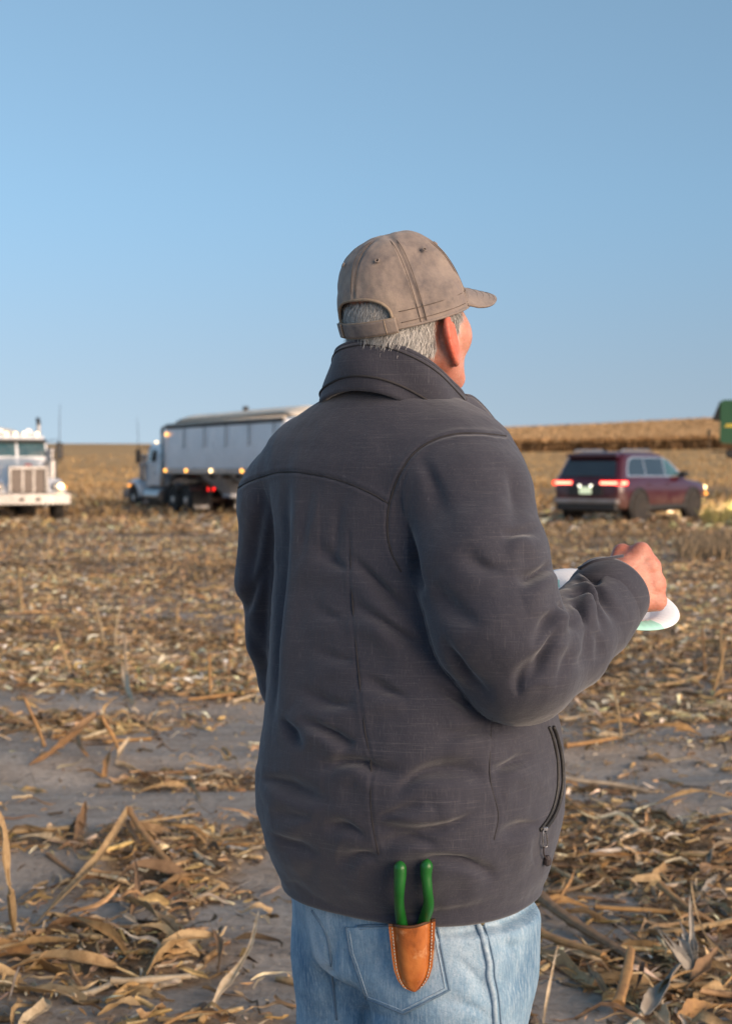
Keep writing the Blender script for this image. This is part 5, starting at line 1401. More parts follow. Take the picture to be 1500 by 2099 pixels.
def build_suv():
    c = P(1300, 1060, 36.6); gx, gy = 6.98, 37.1
    rt = empty('parked_car', (gx, gy, float(gz(gx, gy))), R(90 - 39)); tag(rt, 'dusty maroon sport utility car with red tail lights lit, facing away', 'car')
    # lower body: stations along x, half width, sill, waist
    st = [(-2.46, .80, .52, 1.02), (-2.44, .88, .46, 1.09), (-2.36, .94, .42, 1.13), (-2.1, .965, .36, 1.14), (-1.4, .975, .33, 1.14), (0, .975, .32, 1.12), (1.0, .975, .33, 1.10), (1.35, .97, .34, 1.07), (1.9, .955, .36, 1.02), (2.25, .92, .40, .96), (2.42, .84, .46, .90), (2.48, .72, .52, .84)]
    rings = []
    for x, w, z0, z1 in st:
        h = z1 - z0; half = [(w * .90, z0), (w * .97, z0 + .06), (w * .985, z0 + h * .30), (w, z0 + h * .62), (w * .985, z1 - h * .17), (w * .955, z1 - .035), (w * .90, z1), (w * .5, z1 + (.035 if x > 1.1 else .0))]
        rings.append(np.array([(x, y, z) for y, z in half] + [(x, -y, z) for y, z in half[::-1]]))
    b = MB(); b.loft(rings)
    body = b.build('body', VM('maroon'), rt, ang=50)
    # greenhouse
    b = MB(); b.loft([rrect(-2.40, 1.20, .935, 1.09, .12), rrect(-2.30, .92, .896, 1.25, .14), rrect(-2.16, .42, .831, 1.52, .16), rrect(-2.06, .10, .79, 1.69, .18), rrect(-1.98, -.10, .73, 1.755, .2), rrect(-1.80, -.40, .60, 1.785, .25)])
    b.build('roof', VM('maroon'), rt, ang=55)
    def sy(z): return np.interp(z, [1.09, 1.25, 1.52, 1.69], [.935, .896, .831, .79])
    def sxr(z): return np.interp(z, [1.09, 1.25, 1.52, 1.69], [-2.40, -2.30, -2.16, -2.06])
    def sxf(z): return np.interp(z, [1.09, 1.25, 1.52, 1.69], [1.20, .92, .42, .10])
    def pane(name, poly, s, m, d0=-.004, d1=.008):
        b = MB(); b.prism(poly, d0, d1, lambda x, z, d: A3(x, s * (sy(z) + d), z)); return b.build(name, m, rt, smooth=False)
    for s in (1, -1):
        pane('window_trim', [(-2.06, 1.17), (.86, 1.155), (.93, 1.19), (.30, 1.57), (.02, 1.655), (-1.60, 1.665), (-1.84, 1.60), (-2.0, 1.36)], s, VM('silver'), -.004, .006)
        pane('side_window', [(-1.98, 1.20), (-1.10, 1.195), (-1.10, 1.63), (-1.58, 1.63), (-1.80, 1.57), (-1.94, 1.36)], s, VM('glass'), 0, .010)
        pane('side_window', [(-1.05, 1.195), (-.06, 1.19), (-.06, 1.63), (-1.05, 1.63)], s, VM('glass'), 0, .010)
        pane('side_window', [(0, 1.19), (.80, 1.185), (.24, 1.56), (0, 1.62)], s, VM('bglass'), 0, .010)
        b = MB(); b.box((.78, s * 1.03, 1.22), (.16, .22, .15), bev=.04); b.box((.80, s * .94, 1.17), (.06, .1, .05), bev=.01); b.build('wing_mirror', VM('black'), rt)
        for x in (-1.52, 1.42):
            # arch lip and dark well
            b = MB(); a = np.linspace(R(-12), R(192), 26); arc = np.array([(x + .47 * math.cos(q), s * .965, .40 + .47 * math.sin(q)) for q in a]); b.tube(arc, .045, 8, flat=.8)
            b.lathe([(.455, -.02), (.455, .012), (0, .014)], 30, (x, s * .965, .40), YROT @ np.diag([1, 1, -s])); b.build('wheel_arch', VM('black'), rt)
            wheel(rt, (x, s * .90, .385), .385, .25, 'dustrim' if x < 0 else 'rim', s)
        for x in (-.62, .36):
            b = MB(); b.box((x - .35, s * .978, .98), (.20, .022, .035), bev=.008); b.build('door_handle', VM('maroon'), rt)
        b = MB(); b.box((0, s * .972, .40), (2.2, .05, .12), bev=.02); b.build('side_cladding', VM('black'), rt)
        b = MB(); b.tube([(-1.9, s * .66, 1.785), (-1.8, s * .66, 1.83), (-.5, s * .66, 1.84), (-.35, s * .66, 1.80)], .018, 8); b.build('roof_rail', VM('silver'), rt)
        # tail lamps: red housing wrapping the corner with a bright strip
        b = MB(); b.box((-2.425, s * .66, 1.015), (.08, .56, .10), bev=.02); b.box((-2.30, s * .945, 1.015), (.34, .05, .10), np.array([[math.cos(s * .14), -math.sin(s * .14), 0], [math.sin(s * .14), math.cos(s * .14), 0], [0, 0, 1]]), bev=.015)
        tl = b.build('tail_light', VM('red'), rt)
        b = MB(); b.box((-2.468, s * .64, 1.015), (.012, .46, .05), bev=.005); b.box((-2.30, s * .975, 1.015), (.22, .014, .045), np.array([[math.cos(s * .14), -math.sin(s * .14), 0], [math.sin(s * .14), math.cos(s * .14), 0], [0, 0, 1]]), bev=.004); b.build('bulb', VM('core'), tl)
        b = MB(); b.box((-2.47, s * .62, .60), (.03, .22, .035), bev=.008); b.build('reflector', VM('redd'), rt)
        b = MB(); b.box((2.42, s * .66, .86), (.14, .38, .10), bev=.03); b.build('headlight', VM('lamp'), rt)
        b = MB(); b.box((2.33, s * .90, .70), (.10, .06, .07), bev=.02); b.build('turn_signal', VM('amberd'), rt)
    # tailgate window, wiper, spoiler, plate
    b = MB(); zz = [1.16, 1.60]; b.prism([(-.76, 1.17), (.76, 1.17), (.66, 1.58), (-.66, 1.58)], 0, .014, lambda y, z, d: A3(sxr(z) - d, y, z)); b.build('rear_window', VM('glass'), rt, smooth=False)
    b = MB(); b.prism([(-.72, 1.66), (.72, 1.66), (.68, 1.74), (-.68, 1.74)], -.05, .16, lambda y, z, d: A3(-2.06 - d, y, z)); b.build('spoiler', VM('maroon'), rt, ang=20)
    b = MB(); b.box((-2.478, 0, .83), (.03, .95, .24), bev=.01); b.build('tailgate_recess', VM('black'), rt)
    b = MB(); b.box((-2.497, 0, .83), (.014, .34, .17), bev=.006); b.build('licence_plate', VM('plate'), rt)
    for y in (-.16, .16):
        b = MB(); b.lathe([(.028, 0), (.028, .014), (0, .02)], 12, (-2.492, y, .945), np.array([[0, 0, -1], [0, 1, 0], [1, 0, 0]])); b.build('plate_lamp', glow('plate_lamp', (1, .95, .75), 2.) if y < 0 else bpy.data.materials['plate_lamp'], rt)
    b = MB(); b.box((-2.44, 0, .56), (.16, 1.80, .13), bev=.04); b.build('bumper', VM('greyp'), rt)
    b = MB(); b.box((-2.40, 0, .42), (.16, 1.70, .20), bev=.05); b.build('bumper_lower', VM('black'), rt)
    b = MB(); b.box((0, 0, .34), (4.2, 1.5, .16), bev=.05); b.build('underbody', VM('black'), rt)
    b = MB(); b.prism([(-.78, 1.13), (.78, 1.13), (.68, 1.60), (-.68, 1.60)], 0, .012, lambda y, z, d: A3(sxf(z) + d, y, z)); b.build('windscreen', VM('bglass'), rt, smooth=False)
    b = MB(); b.box((2.47, 0, .72), (.05, 1.1, .16), bev=.02); b.build('grille', VM('black'), rt)
    b = MB(); b.box((-1.5, 0, 1.80), (.14, .05, .07), bev=.02); b.build('roof_fin', VM('black'), rt)
    b = MB(); b.tube([(-2.455, -.46, 1.17), (-2.44, .25, 1.20)], .010, 6); b.build('rear_wiper', VM('black'), rt)
    return rt

def build_tractor(loc, rz, label):
    rt = empty('truck', loc, rz); tag(rt, label, 'truck')
    W_, C_, K_ = VM('white'), VM('chrome'), VM('black')
    # hood
    def sec(x, w, z0, z1, r=.16):
        half = [(w, z0), (w, z1 - r), (w - r * .29, z1 - r * .29), (w - r, z1), (w * .35, z1 + .03)]
        return np.array([(x, y, z) for y, z in half] + [(x, -y, z) for y, z in half[::-1]])
    b = MB(); b.loft([sec(3.02, .53, .80, 1.60), sec(2.4, .60, .80, 1.66), sec(1.7, .72, .80, 1.76), sec(1.25, .82, .80, 1.86)]); hood = b.build('hood', W_, rt, ang=40)
    b = MB(); b.box((3.05, 0, 1.57), (.12, 1.16, .11), bev=.04)
    for s in (-1, 1): b.box((3.05, s * .535, 1.10), (.12, .09, .96), bev=.03)
    b.box((3.05, 0, .66), (.12, 1.16, .09), bev=.03); gr = b.build('grille_surround', C_, rt)
    b = MB(); b.box((3.03, 0, 1.10), (.04, .98, .86), bev=.005)
    for k in range(15): b.box((3.056, -.45 + .9 * k / 14, 1.10), (.014, .028, .84), bev=.003)
    b.build('grille', VM('grillm'), rt)
    b = MB()
    for y in (-.16, .16): b.box((3.07, y, 1.10), (.02, .05, .86), bev=.004)
    b.build('grille_bar', C_, rt)
    b = MB(); b.box((3.075, 0, 1.665), (.05, .20, .06), bev=.02); b.build('hood_emblem', VM('redd'), rt)
    # cab
    b = MB(); b.loft([np.array([(x, y, z) for x, y in pl]) for z, pl in ((1.0, [(1.25, .98), (-.32, 1.0), (-.32, -1.0), (1.25, -.98)]), (1.86, [(1.25, .97), (-.32, 1.0), (-.32, -1.0), (1.25, -.97)]), (2.40, [(1.08, .90), (-.32, .95), (-.32, -.95), (1.08, -.90)]), (2.56, [(.95, .85), (-.30, .90), (-.30, -.90), (.95, -.85)]), (2.62, [(.70, .70), (-.22, .76), (-.22, -.76), (.70, -.70)]))])
    b.build('cab', W_, rt, ang=30)
    b = MB(); b.box((1.12, 0, 2.40), (.24, 1.84, .05), np.array([[.95, 0, .31], [0, 1, 0], [-.31, 0, .95]]), .015); b.build('sun_visor', K_, rt)
    for s in (-1, 1):
        b = MB(); b.prism([(s * .04, 1.92), (s * .90, 1.92), (s * .84, 2.34), (s * .04, 2.34)], .002, .016, lambda y, z, d: A3(1.25 - (z - 1.86) * .315 + d, y, z)); b.build('windscreen', VM('bglass'), rt, smooth=False)
        b = MB(); b.prism([(1.0, 1.90), (.12, 1.90), (.12, 2.36), (.86, 2.36)], .004, .016, lambda x, z, d: A3(x, s * (np.interp(z, [1.86, 2.4], [.985, .93]) + d), z)); b.build('side_window', VM('glass'), rt, smooth=False)
        b = MB(); b.prism([(1.12, 1.02), (.02, 1.02), (.02, 1.84), (1.12, 1.84)], .004, .02, lambda x, z, d: A3(x, s * (.985 + d), z)); dr = b.build('door', W_, rt, smooth=False)
        b = MB(); b.box((.18, s * 1.02, 1.45), (.16, .03, .05), bev=.01); b.build('handle', C_, dr)
        # front fender over the wheel
        a = np.linspace(R(8), R(172), 16); fr = []
        for q in a:
            cx, cz = 2.28 + .74 * math.cos(q), .55 + .66 * math.sin(q)
            fr.append(np.array([(cx, s * .52, cz + .05), (cx, s * .80, cz + .06), (cx, s * 1.08, cz + .02), (cx - .02 * math.cos(q), s * 1.16, cz - .10), (cx - .05 * math.cos(q), s * 1.14, cz - .14), (cx - .06 * math.cos(q), s * .52, cz - .02)]))
        b = MB(); b.loft(fr); b.build('fender', W_, rt, ang=40)
        b = MB(); b.box((2.95, s * .90, 1.02), (.24, .36, .24), bev=.07); hl = b.build('headlight', C_, rt)
        b = MB(); b.lathe([(.088, 0), (.080, .03), (.0, .045)], 18, (3.072, s * .96, 1.02), np.array([[0, 0, 1], [0, 1, 0], [-1, 0, 0]])); b.build('lens', VM('lamp'), hl)
        b = MB(); b.lathe([(.05, 0), (.045, .05), (0, .06)], 12, (2.55, s * 1.17, .98), YROT @ np.diag([1, 1, -s])); b.build('turn_signal', VM('amberd'), rt)
        # stacks, air cleaner, mirror, tank, steps
        b = MB(); b.lathe([(.075, .95), (.10, 1.15), (.10, 2.15), (.065, 2.25), (.065, 2.95)], 16, (-.50, s * .98, 0)); b.tube([(-.50, s * .98, 2.9), (-.50, s * .98, 3.02), (-.62, s * .98, 3.14)], .066, 12, 1); b.build('exhaust_stack', [C_, K_], rt)
        b = MB(); b.lathe([(.10, 1.15), (.18, 1.2), (.18, 1.80), (.10, 1.85), (.08, 1.86), (.08, 2.02), (.13, 2.06), (.13, 2.14), (.0, 2.18)], 18, (1.42, s * 1.0, 0)); b.build('air_cleaner', C_, rt)
        b = MB(); b.tube([(1.15, s * .96, 2.42), (1.2, s * 1.28, 2.44), (1.2, s * 1.30, 1.72), (1.15, s * .98, 1.70)], .016, 8); b.box((1.2, s * 1.30, 2.10), (.10, .20, .52), bev=.04); mi = b.build('mirror', K_, rt)
        b = MB(); b.tube([(1.2, s * 1.30, 2.4), (1.2, s * 1.31, 3.0), (1.21, s * 1.33, 3.55)], [.012, .010, .006], 6); b.build('antenna', K_, rt)
        b = MB(); b.lathe([(.0, -.80), (.28, -.80), (.31, -.76), (.31, .76), (.28, .80), (0, .80)], 22, (.15, s * .92, .62), np.array([[0, 0, 1], [0, 1, 0], [-1, 0, 0]])); b.build('fuel_tank', C_, rt)
        b = MB()
        for z in (.36, .62): b.box((.85, s * 1.12, z), (.6, .22, .04), bev=.01)
        b.build('step', C_, rt)
        wheel(rt, (2.28, s * .98, .52), .52, .30, 'rim', s, hub=True)
        for x in (-1.72, -3.0):
            wheel(rt, (x, s * .78, .52), .52, .56, 'rim', s, hub=True)
            b = MB(); a = np.linspace(R(35), R(145), 12); g = np.array([[(x + .60 * math.cos(q), s * y, .53 + .60 * math.sin(q)) for y in (.50, 1.08)] for q in a]); b.grid(g, thick=.012); b.build('quarter_fender', C_, rt)
        b = MB(); b.box((-3.75, s * .78, .52), (.02, .62, .72), bev=.005); b.build('mud_flap', K_, rt)
        b = MB(); b.box((-3.80, s * .42, .92), (.06, .24, .11), bev=.02); b.build('tail_light', VM('red'), rt)
        b = MB(); b.box((-3.775, s * .78, .30), (.02, .58, .12), bev=.005); b.build('flap_weight', C_, rt)
    for k in range(5):
        y = (-.66, -.27, 0, .27, .66)[k]; b = MB(); b.lathe([(.058, 0), (.052, .06), (0, .085)], 14, (.94, y, 2.62), np.array([[0, 0, 1], [0, 1, 0], [-1, 0, 0]])); b.box((.90, y, 2.585), (.10, .10, .05), bev=.01, mi=1); b.build('roof_light', [VM('roof'), W_], rt)
    for y in (-.43, .43):
        b = MB(); b.lathe([(.045, 0), (.045, .42), (.11, .62), (0, .63)], 14, (.20, y, 2.66), np.array([[0, 0, 1], [0, 1, 0], [-1, 0, 0]])); b.build('air_horn', C_, rt)
    b = MB(); b.loft([np.array([(x, y, z) for x, z in ((3.22 - abs(y) * .06, .46), (3.30 - abs(y) * .06, .50), (3.30 - abs(y) * .06, .80), (3.22 - abs(y) * .06, .84))]) for y in (-1.2, -1.0, -.5, 0, .5, 1.0, 1.2)])
    for y in (-.24, .24): b.box((3.29, y, .64), (.06, .14, .09), bev=.01, mi=1)
    b.build('bumper', [C_, K_], rt, ang=30)
    b = MB()
    for s in (-1, 1): b.box((-.45, s * .42, .86), (6.9, .09, .26), bev=.01)
    for x in (-1.72, -3.0): b.tube([(x, -.9, .52), (x, .9, .52)], .10, 12)
    b.tube([(2.28, -.9, .50), (2.28, .9, .50)], .07, 10); b.box((1.2, 0, .85), (2.6, .7, .6), bev=.1); b.box((-2.2, 0, 1.08), (1.1, .9, .14), bev=.03)
    b.build('chassis', VM('frame'), rt)
    b = MB(); b.box((-.62, 0, 1.62), (.10, 1.5, 1.0), bev=.03); b.build('headache_rack', C_, rt)
    return rt

def build_trailer(loc, rz, label, L=9.9, W=2.5, z0=1.47, z1=3.15):
    """x forward, origin under the front edge"""
    rt = empty('grain_trailer', loc, rz); tag(rt, label, 'trailer')
    st, K_, Fm = VM('steel'), VM('black'), VM('frame'); w = W / 2
    b = MB(); b.box((-L / 2, 0, (z0 + z1) / 2), (L, W, z1 - z0), bev=.05); b.build('box', st, rt)
    for s in (-1, 1):
        b = MB(); b.box((-L / 2, s * (w + .02), z0 + .09), (L, .05, .20), bev=.015); b.build('bottom_rail', VM('chrome'), rt)
        b = MB(); b.box((-L / 2, s * (w + .02), z1 - .03), (L, .06, .13), bev=.02); b.build('top_rail', K_, rt)
        b = MB(); b.box((-.07, s * (w + .012), (z0 + z1) / 2), (.16, .045, z1 - z0 - .36), bev=.02); b.build('corner_post', VM('white'), rt); b = MB(); b.box((-L + .07, s * (w + .012), (z0 + z1) / 2), (.14, .045, z1 - z0 - .36), bev=.015); b.build('corner_post', VM('white'), rt)
        for k in range(5):
            x = -1.9 - k * 1.85; b = MB(); b.box((x, s * (w + .055), z1 - .40), (.05, .012, .70), bev=.004); b.tube([(x, s * (w + .06), z1 - .75), (x, s * (w + .09), z1 - .78)], .02, 6); b.build('tarp_strap', K_, rt)
        for k, x in enumerate((-.10, -2.1, -4.35, -6.9, -9.3)):
            b = MB(); b.lathe([(.055, 0), (.05, .03), (0, .045)], 12, (x, s * (w + .045), z0 + .10), YROT @ np.diag([1, 1, -s])); b.build('marker_light', VM('amber') if k != 2 else VM('lamp'), rt)
        b = MB(); b.lathe([(.055, 0), (.05, .03), (0, .045)], 12, (-.22, s * (w + .045), z1 - .28), YROT @ np.diag([1, 1, -s])); b.build('marker_light', VM('amber'), rt)
        # rear wheels
        for x in (-L + 1.1, -L + 2.4): wheel(rt, (x, s * .90, .52), .52, .52, 'rim', s, hub=True)
        b = MB(); b.tube([(-2.95, s * .75, .30), (-2.95, s * .75, 1.3)], .055, 8); b.box((-2.95, s * .75, .16), (.25, .25, .05), bev=.01); b.build('landing_leg', Fm, rt)
        b = MB(); b.box((-L - .02, s * .9, 1.28), (.05, .26, .11), bev=.02); b.build('tail_light', VM('red'), rt)
    b = MB()
    for s in (-1, 1): b.box((-L / 2, s * .45, 1.30), (L - .3, .10, .26), bev=.01)
    for k in range(9): b.box((-.6 - k * 1.1, 0, 1.38), (.07, W - .15, .12), bev=.01)
    for x in (-L + 1.1, -L + 2.4): b.tube([(x, -.9, .52), (x, .9, .52)], .09, 10)
    b.build('chassis', Fm, rt)
    for x0 in (-3.6, -6.3):
        b = MB(); b.loft([np.array([(x, y, z) for x, y in ((x0 + a, c), (x0 - a, c), (x0 - a, -c), (x0 + a, -c))]) for z, a, c in ((1.44, 1.0, 1.05), (.78, .35, .42), (.66, .35, .42))]); b.build('hopper', st, rt, ang=20)
    # rolled tarp over bows
    g = []
    for x in np.linspace(.04, -L - .04, 44):
        e = min(1, (.04 - x) / .9 + .25, (x + L + .04) / .7 + .3)
        g.append([(x, y, z1 + .02 + (.40 * e * (1 - (y / w) ** 2) ** .8) + .018 * math.sin(x * 6.8) * (1 - abs(y / w)) + .01 * math.sin(x * 21 + y * 4)) for y in np.linspace(-w * 1.02, w * 1.02, 19)])
    b = MB(); b.grid(np.array(g), thick=.02); b.build('tarp', VM('tarp'), rt, ang=0)
    b = MB(); b.tube([(.03, w * .97, z1 + .05), (-L * .5, w * 1.0, z1 + .08), (-L - .03, w * .97, z1 + .05)], .05, 10); b.build('tarp_roll', VM('tarp'), rt, ang=0)
    b = MB(); b.box((-L - .025, 0, (z0 + z1) / 2), (.05, W - .1, z1 - z0 - .1), bev=.02); b.build('tailgate', VM('white'), rt)
    b = MB(); b.tube([(-4.3, 0, z1 + .40), (-4.3, 0, z1 + .60)], .10, 10); b.build('tarp_motor', K_, rt)
    return rt

def build_combine():
    y0 = 60.0; c = P(1510, 970, y0); loc = (c[0] + 1.0, y0, float(gz(c[0], y0)))
    zt = P(1480, 822, y0)[2] - loc[2]; zb = P(1480, 908, y0)[2] - loc[2]
    rt = empty('combine_harvester', loc, R(80)); tag(rt, 'green farm machine with yellow stripe cut off by the right edge', 'combine harvester')
    X0 = P(1478, 900, y0)[0] - loc[0]
    rt.rotation_euler[2] = R(-15)
    g = VM('green'); K_ = VM('black')
    b = MB(); pr = [(X0, zb + .12), (X0 + .06, zb), (X0 + 2.0, zb - .25), (X0 + 6.2, zb - .5), (X0 + 6.2, zt - .2), (X0 + 5.2, zt), (X0 + .12, zt), (X0 + .02, zt - .10)]
    b.prism(pr, -1.4, 1.4, lambda x, z, d: A3(x, d, z)); b.build('body_panel', g, rt, ang=30)
    b = MB(); b.prism([(X0 - .31, zt - .78), (X0 + .0, zt - .02), (X0 + .0, zt - .78)], -1.25, 1.25, lambda x, z, d: A3(x, d, z)); b.build('rear_hood', K_, rt, ang=30)
    b = MB(); b.prism([(X0 + .18, zt - 1.12), (X0 + .26, zt - 1.00), (X0 + 4.5, zt - .92), (X0 + 4.5, zt - 1.12)], -1.406, 1.406, lambda x, z, d: A3(x, d, z)); b.build('side_stripe', VM('yellow'), rt, smooth=False)
    b = MB(); b.prism([(X0 + 2.0, zt - .01), (X0 + 4.6, zt - .01), (X0 + 5.0, zt + .5), (X0 + 1.7, zt + .5)], -1.3, 1.3, lambda x, z, d: A3(x, d, z)); b.build('grain_tank', g, rt, ang=30)
    b = MB(); b.loft([np.array([(x, y, z) for x, y in ((X0 + 5.9, 1.0), (X0 + 7.9, .95), (X0 + 7.9, -.95), (X0 + 5.9, -1.0))]) for z in (1.9, 3.2)] + [np.array([(x, y, 3.7) for x, y in ((X0 + 5.9, .95), (X0 + 7.6, .9), (X0 + 7.6, -.9), (X0 + 5.9, -.95))])]); b.build('cab', VM('bglass'), rt, ang=30)
    b = MB(); b.box((X0 + .55, 0, P(1490, 930, y0)[2] - loc[2]), (.62, 2.2, .38), bev=.08); b.tube([(X0 - .35, -.6, P(1470, 925, y0)[2] - loc[2]), (X0 + .3, -.6, P(1480, 927, y0)[2] - loc[2])], .03, 8); b.build('straw_chopper', K_, rt)
    for s in (-1, 1):
        w_ = wheel(rt, (X0 + 1.35, s * 1.2, .66), .66, .5, 'rim', s, hub=True); w_ = wheel(rt, (X0 + 5.4, s * 1.55, 1.0), 1.0, .75, 'rim', s, hub=True)
    b = MB(); b.box((X0 + 3.2, 0, 1.35), (5.2, 1.5, .8), bev=.1); b.tube([(X0 + 1.35, -1.1, .66), (X0 + 1.35, 1.1, .66)], .14, 12); b.tube([(X0 + 5.4, -1.4, 1.0), (X0 + 5.4, 1.4, 1.0)], .18, 12); b.box((X0 + .9, 0, 1.2), (.4, 1.2, .7), bev=.08); b.build('chassis', VM('frame'), rt)
    b = MB(); b.loft([np.array([(x, y, z) for y, z in ((.7, 1.1), (.7, 1.9), (-.7, 1.9), (-.7, 1.1))]) if x < X0 + 8 else np.array([(x, y, z) for y, z in ((.7, .3), (.7, .9), (-.7, .9), (-.7, .3))]) for x in (X0 + 6.4, X0 + 8.6)]); b.build('feeder_house', g, rt)
    b = MB()
    b.box((X0 + 9.1, 0, .55), (1.2, 6.2, .5), bev=.1); b.build('header', g, rt)
    return rt

def build_far():
    # standing corn on the far rise
    V, F, C = [], [], []
    T = [strip_template(4, 1, 800 + k) for k in range(24)]; TF = strip_faces(4, 1)
    n = 70000
    u = RNG.random(n); Y = 205 + 150 * u ** 1.8
    row = .76; Y = np.where(RNG.random(n) < .8, 205 + np.round((Y - 205) / row) * row, Y) + RNG.normal(0, .1, n)
    px = RNG.uniform(800, 1640, n); X = (px - CX) / FPX * Y
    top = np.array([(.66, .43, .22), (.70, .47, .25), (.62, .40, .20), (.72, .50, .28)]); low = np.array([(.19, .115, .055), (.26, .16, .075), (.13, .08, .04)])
    h = RNG.uniform(2.05, 2.4, n)
    upright = RNG.random(n) < .7
    # stalks: brown leaves below, tan flag leaves and tassels above
    k1 = upright; m1 = k1.sum()
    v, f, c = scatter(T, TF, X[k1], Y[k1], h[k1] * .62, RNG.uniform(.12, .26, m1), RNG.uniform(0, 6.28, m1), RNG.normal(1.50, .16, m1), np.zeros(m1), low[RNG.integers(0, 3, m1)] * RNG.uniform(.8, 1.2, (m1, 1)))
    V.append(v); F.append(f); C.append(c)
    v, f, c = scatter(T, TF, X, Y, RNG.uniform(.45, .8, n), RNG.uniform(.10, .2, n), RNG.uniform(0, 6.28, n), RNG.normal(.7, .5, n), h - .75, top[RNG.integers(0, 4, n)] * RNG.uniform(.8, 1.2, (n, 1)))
    F.append(f + len(V[0])); V.append(v); C.append(c)
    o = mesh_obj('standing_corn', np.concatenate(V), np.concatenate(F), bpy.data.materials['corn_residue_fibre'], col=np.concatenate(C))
    tag(o, 'long block of dry standing corn on the far rise, brown below tan tops', 'corn field', kind='stuff')
    # a small dark post in front of the corn tops
    p = P(1452, 886, 203); zg = float(gz(p[0], 203)); b = MB(); b.tube([(0, 0, -.2), (.03, 0, 2.6), (.03, 0, 4.4)], [.13, .12, .10], 8); b.box((.03, 0, 4.2), (.55, .4, 1.0), bev=.12)
    ht = p[2] - zg; b = MB(); b.tube([(0, 0, -.2), (.03, 0, ht * .6), (.03, 0, ht + .3)], [.10, .09, .08], 8); b.box((.03, 0, ht), (.5, .4, .95), bev=.14); o = b.build('marker_post', mat('weathered_post', (.09, .07, .045), .8), None); o.location = (p[0], 203, zg); tag(o, 'small dark post sticking up before the far standing corn', 'post')
    # dry grass near the car
    T = [strip_template(5, 1, 900 + k) for k in range(20)]; TF = strip_faces(5, 1)
    V, F, C = [], [], []
    for (pxa, pxb, ya, yb, n, hh, pal) in ((1395, 1560, 22, 27, 2600, .38, [(.34, .26, .17), (.24, .18, .12), (.42, .32, .2)]), (1440, 1560, 34, 41, 2200, .55, [(.44, .40, .14), (.52, .44, .18), (.36, .34, .12)]), (1120, 1420, 29, 34, 2600, .20, [(.36, .26, .16), (.28, .2, .12)])):
        Y = RNG.uniform(ya, yb, n); X = (RNG.uniform(pxa, pxb, n) - CX) / FPX * Y; k = fbm(X * .8, Y * .8, 0, 2, 66) > -.2; X, Y = X[k], Y[k]; n = len(X)
        v, f, c = scatter(T, TF, X, Y, RNG.uniform(.4, 1, n) * hh, RNG.uniform(.008, .02, n), RNG.uniform(0, 6.28, n), RNG.normal(1.2, .35, n), np.zeros(n) - .02, np.array(pal)[RNG.integers(0, len(pal), n)] * RNG.uniform(.7, 1.2, (n, 1)))
        F.append(f + sum(len(q) for q in V)); V.append(v); C.append(c)
    o = mesh_obj('dry_grass', np.concatenate(V), np.concatenate(F), bpy.data.materials['corn_residue_fibre'], col=np.concatenate(C)); tag(o, 'tufts of dry yellow and grey grass around the maroon car', 'grass', kind='stuff')
# ================================================================ scene
SUN_EL, SUN_AZ = R(7), R(130)        # azimuth clockwise from +Y (the way the camera looks): low, behind the right shoulder
def build_light():
    w = bpy.data.worlds.new('World'); S.world = w; w.use_nodes = True; t = w.node_tree
    sky = t.nodes.new('ShaderNodeTexSky'); sky.sky_type = 'NISHITA'; sky.sun_disc = False
    sky.sun_elevation = SUN_EL; sky.sun_rotation = SUN_AZ; sky.altitude = 300; sky.air_density = 1.0; sky.dust_density = .3; sky.ozone_density = 2.0
    # evening sky: the bright low band of the model lies below the true horizon, a faint dusky grey belt stands on it
    g = t.nodes.new('ShaderNodeTexCoord'); ad = t.nodes.new('ShaderNodeVectorMath'); ad.operation = 'ADD'; ad.inputs[1].default_value = (0, 0, .3)
    nm = t.nodes.new('ShaderNodeVectorMath'); nm.operation = 'NORMALIZE'
    t.links.new(g.outputs['Generated'], ad.inputs[0]); t.links.new(ad.outputs[0], nm.inputs[0]); t.links.new(nm.outputs[0], sky.inputs[0])
    sx = t.nodes.new('ShaderNodeSeparateXYZ'); t.links.new(g.outputs['Generated'], sx.inputs[0])
    rp = t.nodes.new('ShaderNodeValToRGB'); rp.color_ramp.elements[0].color = (1.16, .84, .71, 1); rp.color_ramp.elements[1].color = (1, 1, 1, 1); rp.color_ramp.elements[1].position = .2; rp.color_ramp.interpolation = 'EASE'
    t.links.new(sx.outputs[2], rp.inputs[0])
    mx = t.nodes.new('ShaderNodeMix'); mx.data_type = 'RGBA'; mx.blend_type = 'MULTIPLY'; mx.inputs[0].default_value = 1; t.links.new(sky.outputs[0], mx.inputs[6]); t.links.new(rp.outputs[0], mx.inputs[7])
    bg = t.nodes['Background']; bg.inputs['Strength'].default_value = .15
    hs = t.nodes.new('ShaderNodeHueSaturation'); hs.inputs['Saturation'].default_value = .90; hs.inputs['Hue'].default_value = .491; t.links.new(mx.outputs[2], hs.inputs['Color'])
    t.links.new(hs.outputs['Color'], bg.inputs['Color'])
    s = bpy.data.lights.new('sun', 'SUN'); s.energy = 3.4; s.angle = R(60); s.color = (1.0, .74, .52)
    o = bpy.data.objects.new('sun', s); COL.objects.link(o)
    d = Vector((-math.sin(SUN_AZ) * math.cos(SUN_EL), -math.cos(SUN_AZ) * math.cos(SUN_EL), -math.sin(SUN_EL)))
    o.rotation_euler = d.to_track_quat('-Z', 'Y').to_euler()
    v = S.view_settings; v.view_transform = 'Standard'; v.look = 'None'; v.exposure = 1.2; v.gamma = 1
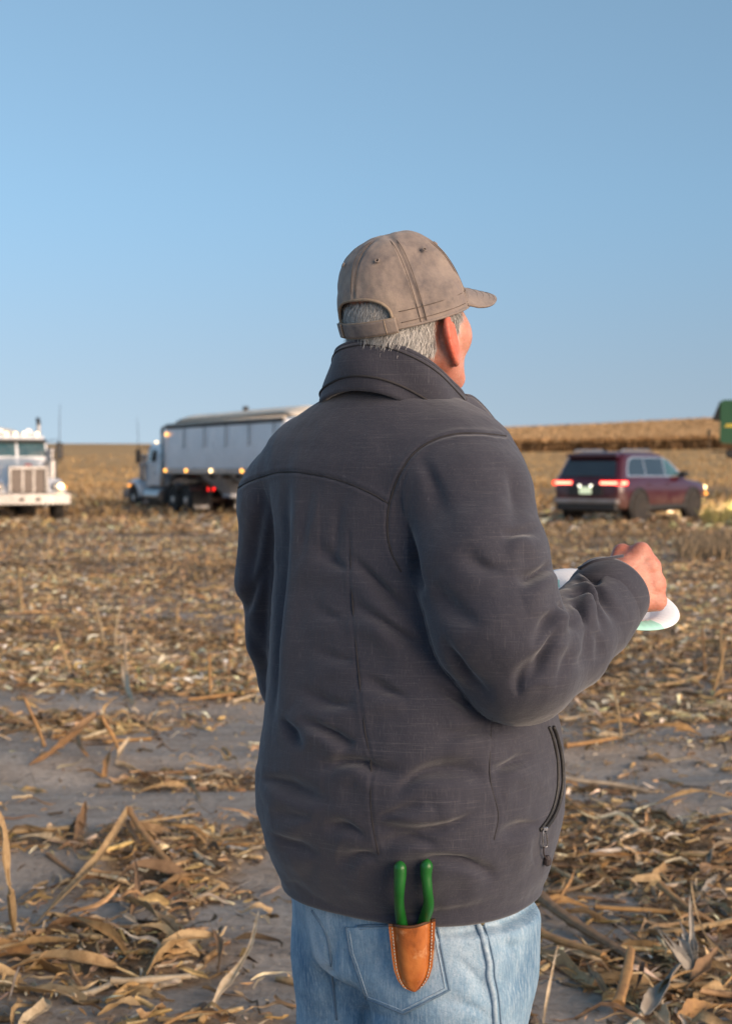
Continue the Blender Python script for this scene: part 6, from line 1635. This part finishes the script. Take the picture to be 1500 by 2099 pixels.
def head_lamp(parent, loc, aim, e, col=(1, .85, .6), ang=60):
    l = bpy.data.lights.new('headlamp_beam', 'SPOT'); l.energy = e; l.color = col; l.spot_size = R(ang); l.spot_blend = .6; l.shadow_soft_size = .06
    o = bpy.data.objects.new('headlamp_beam', l); COL.objects.link(o); o.parent = parent; o.location = loc
    o.rotation_euler = Vector(aim).to_track_quat('-Z', 'Y').to_euler()
def build_camera():
    c = bpy.data.cameras.new('camera'); c.sensor_fit = 'VERTICAL'; c.sensor_height = 36; c.sensor_width = 24; c.lens = FPX * 36 / 2099; c.clip_end = 3000; c.clip_start = .05
    c.dof.use_dof = True; c.dof.focus_distance = 2.12; c.dof.aperture_fstop = 6.3; c.dof.aperture_blades = 0
    o = bpy.data.objects.new('camera', c); COL.objects.link(o); o.location = EYE; o.rotation_euler = (math.pi / 2 - PITCH, 0, 0); S.camera = o

build_camera(); build_light()
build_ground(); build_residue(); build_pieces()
root, base, jt, jnt = build_man()
build_plate(); build_tool(jnt, jt)
car = build_suv()
head_lamp(car, (2.6, -.6, .86), (1, -.08, -.07), 1400)
head_lamp(car, (2.6, .6, .86), (1, .08, -.07), 1400)
# white truck facing us
h = A3(.40, -.917); fx, fy = -9.96, 42.0
tc = A3(fx, fy) - h * 3.05
tr = build_tractor((tc[0], tc[1], float(gz(tc[0], tc[1]))), math.atan2(h[1], h[0]), 'white semi truck facing the camera with headlights and roof lights lit')
k = tc - h * 1.3; a2 = math.atan2(h[1], h[0]) - R(-14)
build_trailer((k[0], k[1], float(gz(k[0], k[1]))), a2, 'grain trailer with pale tarp behind the truck facing the camera', z0=1.2, z1=2.42)
# second truck, nose away, with its trailer
h = nrm(A3(-4.78, 8.7)); left = A3(-h[1], h[0]); fr = A3(-7.24, 51.5) - left * 1.25
zt = float(gz(-5.5, 48)) 
build_trailer((fr[0], fr[1], zt), math.atan2(h[1], h[0]), 'silver sided grain trailer with tan tarp behind the man')
tc = fr + h * 1.55
build_tractor((tc[0], tc[1], zt), math.atan2(h[1], h[0]), 'white semi truck facing away and hitched to the silver sided trailer')
build_combine(); build_far()
